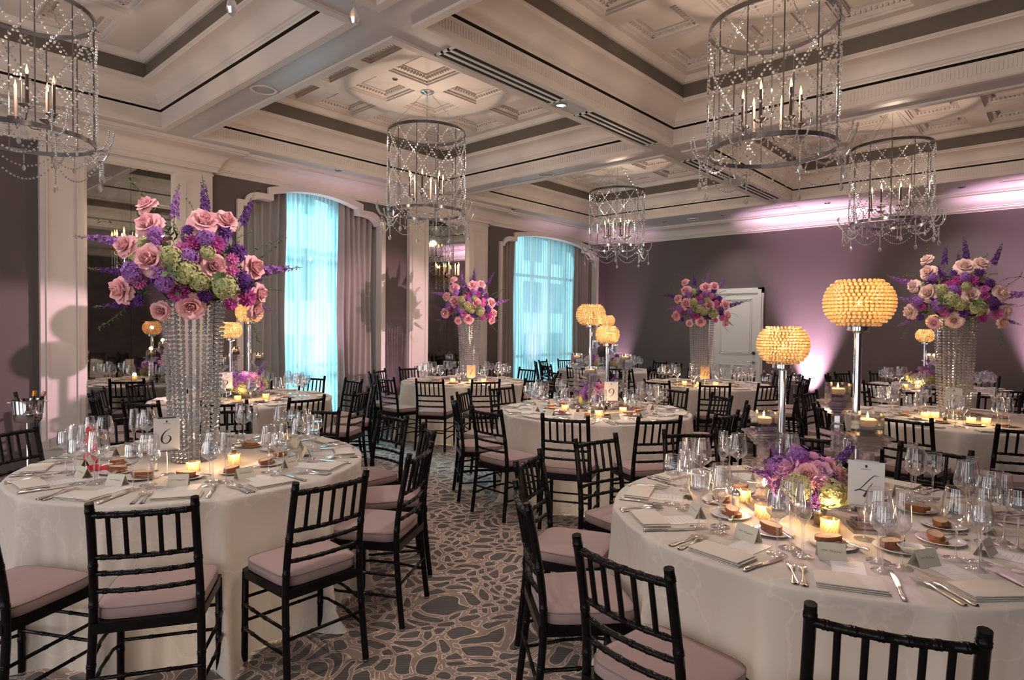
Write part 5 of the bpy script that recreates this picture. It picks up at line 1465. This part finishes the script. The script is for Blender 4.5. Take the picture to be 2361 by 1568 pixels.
# ================================================================== CHANDELIERS
def chandelier_proto():
    t = thing('chandelier', '', 'chandelier'); R = 0.45; zt, zb = 3.82, 2.90
    def ring(z, r, h, w, nm):
        b = MB(); n = 64
        rows = []
        for (rr, zz) in ((r, z - h / 2), (r + w, z - h / 2), (r + w, z + h / 2), (r, z + h / 2), (r, z - h / 2)):
            rows.append([(rr * cos(2 * pi * i / n), rr * sin(2 * pi * i / n), zz) for i in range(n + 1)])
        b.grid(rows); b.build(nm, M['cage'], t, smooth=40)
    ring(zt, R - 0.008, 0.032, 0.012, 'top_ring'); ring(zb, R - 0.008, 0.032, 0.012, 'bottom_ring')
    for k in range(12):
        a = 2 * pi * k / 12
        b = MB(); b.tube([(R * cos(a), R * sin(a), zb), (R * cos(a), R * sin(a), zt)], 0.0048, 7); b.build('rod', M['cage'], t)
    # canopy, stem, chains
    b = MB(); b.lathe([(0.0001, ZC), (0.075, ZC - 0.002), (0.078, ZC - 0.012), (0.06, ZC - 0.022), (0.03, ZC - 0.03), (0.012, ZC - 0.045), (0.0001, ZC - 0.046)][::-1], 24); b.build('canopy', M['chrome'], t, smooth=40)
    b = MB(); b.tube([(0, 0, ZC - 0.04), (0, 0, 3.02)], 0.0045, 7); b.build('stem', M['chrome'], t)
    for k in range(4):
        a = pi / 4 + pi / 2 * k; p0 = Vector((0.05 * cos(a), 0.05 * sin(a), ZC - 0.03)); p1 = Vector((R * cos(a), R * sin(a), zt + 0.015)); b = MB(); n = 22
        d = (p1 - p0) / n
        for i in range(n):
            q = p0 + d * (i + 0.5); u = d.normalized(); v = u.cross(Vector((-sin(a), cos(a), 0))) if i % 2 else Vector((-sin(a), cos(a), 0)); v.normalize()
            b.tube([q + u * 0.016 * cos(s) + v * 0.006 * sin(s) for s in (0, 0.9, 1.57, 2.2, pi, 4.05, 4.71, 5.35)], 0.0016, 4, closed=True)
        b.build('chain', M['chrome'], t)
    # beaded lattice
    b = MB(); ns = 14
    for s in (-1, 1):
        for k in range(ns):
            for i in range(35):
                f = i / 34; a = 2 * pi * k / ns + s * f * 2 * pi * 3 / 14 + (0 if s > 0 else 0)
                b.ball(((R + 0.004) * cos(a), (R + 0.004) * sin(a), zb + 0.02 + (zt - zb - 0.04) * f), 0.0092, 6, 4)
    o = b.build('bead_lattice', M['crystal'], t, smooth=False); o['kind'] = 'stuff'
    # six candles
    for k in range(6):
        a = 2 * pi * (k + 0.5) / 6; x, y = 0.20 * cos(a), 0.20 * sin(a)
        b = MB(); b.tube([(0.02 * cos(a), 0.02 * sin(a), 3.02), (0.08 * cos(a), 0.08 * sin(a), 2.99), (0.16 * cos(a), 0.16 * sin(a), 3.00), (x, y, 3.04), (x, y, 3.075)], 0.005, 6); arm = b.build('candle_arm', M['chrome'], t)
        b = MB(); b.lathe([(0.008, 3.06), (0.03, 3.068), (0.052, 3.085), (0.05, 3.088), (0.02, 3.078), (0.012, 3.095)], 12, c=(x, y, 0), cap=False); b.build('drip_dish', M['chrome'], arm)
        b = MB(); b.lathe([(0.0115, 3.08), (0.0115, 3.30), (0.0001, 3.302)], 12, c=(x, y, 0)); c = b.build('candle', M['sleeve'], t)
        b = MB(); b.lathe([(0.005, 3.30), (0.0095, 3.315), (0.0075, 3.335), (0.0001, 3.37)], 10, c=(x, y, 0)); b.build('flame_bulb', M['bulb'], c, smooth=True)
    # outward arms with bead fringes, swags and drops
    def drop(bb, p, s=1.0):
        bb.lathe([(0.0001, -0.050 * s), (0.008 * s, -0.044 * s), (0.0135 * s, -0.030 * s), (0.010 * s, -0.014 * s), (0.003 * s, -0.002 * s), (0.0001, 0)], 8, c=p, cap=False)
    na = 8
    tips = []
    for k in range(na):
        a = 2 * pi * (k + 0.25) / na; u = Vector((cos(a), sin(a), 0)); v = Vector((-sin(a), cos(a), 0))
        b = MB(); base = u * R + Vector((0, 0, zb - 0.01))
        for sgn in (-0.35, 0.35):
            w = (u + v * sgn).normalized()
            pts = [base, base + w * 0.04 + Vector((0, 0, -0.04)), base + w * 0.09 + Vector((0, 0, -0.03)), base + w * 0.125 + Vector((0, 0, 0.03)), base + w * 0.135 + Vector((0, 0, 0.10))]
            b.tube(pts, 0.003, 5)
            for i in range(15):
                f = 0.25 + 0.75 * i / 14; j = min(int(f * 4), 3); q = Vector(pts[j]).lerp(Vector(pts[j + 1]), f * 4 - j); b.ball(q + Vector((0, 0, -0.008)), 0.0075 if i < 13 else 0.010, 6, 4)
        b.build('curved_arm', M['crystal'], t, smooth=False)
        tips.append(base + u * 0.07 + Vector((0, 0, -0.045)))
    for k in range(na):
        p, q = tips[k], tips[(k + 1) % na]
        b = MB()
        for (s0, s1, sag) in ((p, q, 0.15),):
            n = 17
            for i in range(n + 1):
                f = i / n; c = s0.lerp(s1, f); c = c + Vector((0, 0, -sag * 4 * f * (1 - f))); b.ball(c, 0.0088, 6, 4)
        b.build('bead_swag', M['crystal'], t, smooth=False); b = MB()
        a0 = 2 * pi * (k + 0.25) / na; a1 = 2 * pi * (k + 1.25) / na; n = 14
        for i in range(n + 1):
            f = i / n; a = a0 + (a1 - a0) * f; b.ball((R * cos(a), R * sin(a), zb - 0.02 - 0.09 * 4 * f * (1 - f)), 0.0080, 6, 4)
        b.build('bead_swag', M['crystal'], t, smooth=False)
        b = MB()
        for i in range(12): b.ball(p + Vector((0, 0, -0.0145 * i)), 0.0072, 6, 4)
        drop(b, p + Vector((0, 0, -0.172)), 1.35); b.build('crystal_drop', M['crystal'], t, smooth=False)
        b = MB(); a = 2 * pi * (k + 0.75) / na; c = Vector((R * cos(a), R * sin(a), zb - 0.02))
        for i in range(6): b.ball(c + Vector((0, 0, -0.013 * i)), 0.006, 6, 4)
        drop(b, c + Vector((0, 0, -0.08)), 1.0); b.build('crystal_drop', M['crystal'], t, smooth=False)
    return Proto(t)
CHD = chandelier_proto()
for x, y, rz, l in ((4.70, 5.62, 0.1, 'crystal cage chandelier in the middle, before the first arched window'), (8.80, 5.62, 0.35, 'smallest-looking crystal cage chandelier, beside the second arched window'),
                    (8.80, 1.66, 0.2, 'crystal cage chandelier on the right before the back wall'), (4.70, 1.67, 0.5, 'largest-looking crystal cage chandelier, upper right'),
                    (0.93, 5.62, 0.0, 'crystal cage chandelier cut by the left edge'), (0.76, 1.60, 0.3, 'nearest chandelier, only its lowest crystal drops hanging into the top edge')):
    CHD.put((x, y, 0), rz, l, 'crystal cage chandeliers')
    lamp('chandelier_light', 'POINT', (x, y, 3.36), 30 if x > 1 else 20, WARM, 0.05)

# ================================================================== MIRROR SCONCES
def sconce_proto():
    t = thing('wall_sconce', '', 'sconce')
    b = MB(); b.lathe([(0.05, 0), (0.045, 0.012), (0.015, 0.02), (0.01, 0.05)], 16, M=Matrix.Rotation(pi / 2, 4, 'X')); b.build('backplate', M['chrome'], t)
    b = MB(); b.tube([(0, -0.05, -0.30), (0, -0.05, 0.18)], 0.006, 7); b.build('stem', M['nickel'], t)
    for k in range(5):
        a = pi + pi * (k + 0.0) / 4; x, y = 0.16 * cos(a), -0.07 + 0.11 * sin(a) 
        b = MB(); b.tube([(0, -0.05, -0.06), (x * 0.5, y * 0.6 - 0.02, -0.12), (x, y, -0.06), (x, y, -0.02)], 0.005, 6); arm = b.build('arm', M['goldmetal'], t)
        b = MB(); b.lathe([(0.006, -0.03), (0.03, -0.02), (0.034, -0.012), (0.012, -0.014)], 12, c=(x, y, 0), cap=False); b.build('drip_dish', M['goldmetal'], arm)
        z = 0.03 * (k % 2)
        b = MB(); b.lathe([(0.011, -0.02), (0.011, 0.12 + z), (0.0001, 0.121 + z)], 12, c=(x, y, 0)); c = b.build('candle', M['wax'], t)
        b = MB(); b.lathe([(0.005, 0), (0.0105, 0.016), (0.008, 0.036), (0.0001, 0.07)], 10, c=(x, y, 0.12 + z)); b.build('flame_bulb', M['bulb'], c, smooth=True)
        b = MB()
        for i in range(12): b.ball((x, y, -0.04 - 0.013 * i), 0.0065, 6, 4)
        b.lathe([(0.0001, -0.06), (0.013, -0.04), (0.004, 0), (0.0001, 0.001)], 8, c=(x, y, -0.20), cap=False)
        for i in range(13):
            f = i / 12; b.ball((x * (1 - f), y + (-0.05 - y) * f, -0.05 - 0.14 * 4 * f * (1 - f)), 0.006, 6, 4)
        b.build('crystal_drop', M['crystal'], t, smooth=False)
    return Proto(t)
SCN = sconce_proto()
SCN.put((2.30, YW - 0.04, 2.42), 0, 'candle sconce with crystals on the left mirror, partly behind the flowers', 'candle sconces')
SCN.put((7.13, YW - 0.04, 2.45), 0, 'candle sconce with crystals on the mirror between the windows', 'candle sconces')
for x in (2.30, 7.13): lamp('sconce_light', 'POINT', (x, YW - 0.28, 2.60), 3, WARM, 0.02)

# ================================================================== ICE BUCKETS
def bucket(x, y, h, label, seed, caps):
    rd = random.Random(seed); t = thing('ice_bucket', label, 'ice bucket', (x, y, 0), atan2(y, x) - pi / 2, 'ice buckets on stands')
    b = MB(); b.lathe([(0.15, 0), (0.15, 0.012), (0.03, 0.03), (0.014, 0.05), (0.014, h - 0.20), (0.05, h - 0.195)], 24); b.build('stand', M['chrome'], t, smooth=40)
    b = MB(); b.lathe([(0.03, h - 0.195), (0.085, h - 0.19), (0.098, h - 0.165), (0.101, h - 0.12), (0.108, h - 0.118), (0.104, h - 0.112), (0.112, h - 0.004), (0.118, h), (0.108, h), (0.098, h - 0.1), (0.09, h - 0.17), (0.0001, h - 0.18)], 36, cap=False); bk = b.build('bucket', M['chrome'], t, smooth=50)
    for s in (-1, 1):
        b = MB(); b.tube([(s * 0.110, 0.012, h - 0.025), (s * 0.135, 0.012, h - 0.02), (s * 0.135, -0.012, h - 0.02), (s * 0.110, -0.012, h - 0.025)], 0.006, 6); b.build('handle', M['nickel'], bk)
    for k, (bx, by, tilt, cap) in enumerate(caps):
        o = thing('wine_bottle', cap[1], 'bottle', (x, y, h - 0.165), atan2(y, x) - pi / 2, 'wine bottles chilling in buckets')
        Mx = Matrix.Translation((bx, by, 0)) @ Matrix.Rotation(tilt, 4, 'Y')
        b = MB(); b.lathe([(0.0001, 0.0), (0.036, 0.004), (0.037, 0.10), (0.032, 0.125), (0.015, 0.165), (0.014, 0.205)], 18, M=Mx); b.build('bottle_body', M['bottle'], o)
        b = MB(); b.lathe([(0.0148, 0.196), (0.0150, 0.24), (0.0001, 0.241)], 16, M=Mx); b.build('capsule', M[cap[0]], o)
BN = [('bottle', 'dark bottle leaning left in the ice bucket by the left wall'), ('foil', 'bottle with orange foil in the ice bucket by the left wall'), ('foilpink', 'bottle with copper foil leaning right in the ice bucket by the left wall')]
bucket(1.11, 6.53, 0.915, 'chrome ice bucket on a stand by the left wall', 1, [(-0.03, 0, -0.22, BN[0]), (0.022, -0.02, 0.10, BN[1]), (0.035, 0.04, 0.35, BN[2])])
bucket(0.80, 6.75, 0.915, 'chrome ice bucket cut by the left edge', 2, [])
bucket(11.25, 3.98, 0.76, 'ice bucket with bottles right of the white door', 3, [(-0.035, 0, -0.1, ('foilpink', 'bottle with copper foil in the bucket right of the door')), (0.035, 0.0, 0.22, ('foilpink', 'bottle leaning right in the bucket right of the door'))])
bucket(11.2, 3.50, 0.80, 'ice bucket glowing pink beside the wall uplight', 4, [(-0.01, 0, -0.1, ('foil', 'orange capped bottle in the bucket beside the uplight'))])

# small upholstered block in front of the brightest uplight
b = MB(); b.lathe([(0.30, 0.0), (0.335, 0.03), (0.335, 0.24), (0.30, 0.275), (0.0001, 0.28)], 4, M=Matrix.Rotation(pi / 4, 4, 'Z'))
o = b.build('ottoman', M['bench'], smooth=False, loc=(11.25, 2.98, 0)); tag(o, 'low grey box-shaped ottoman in front of the bright pink uplight', 'ottoman')
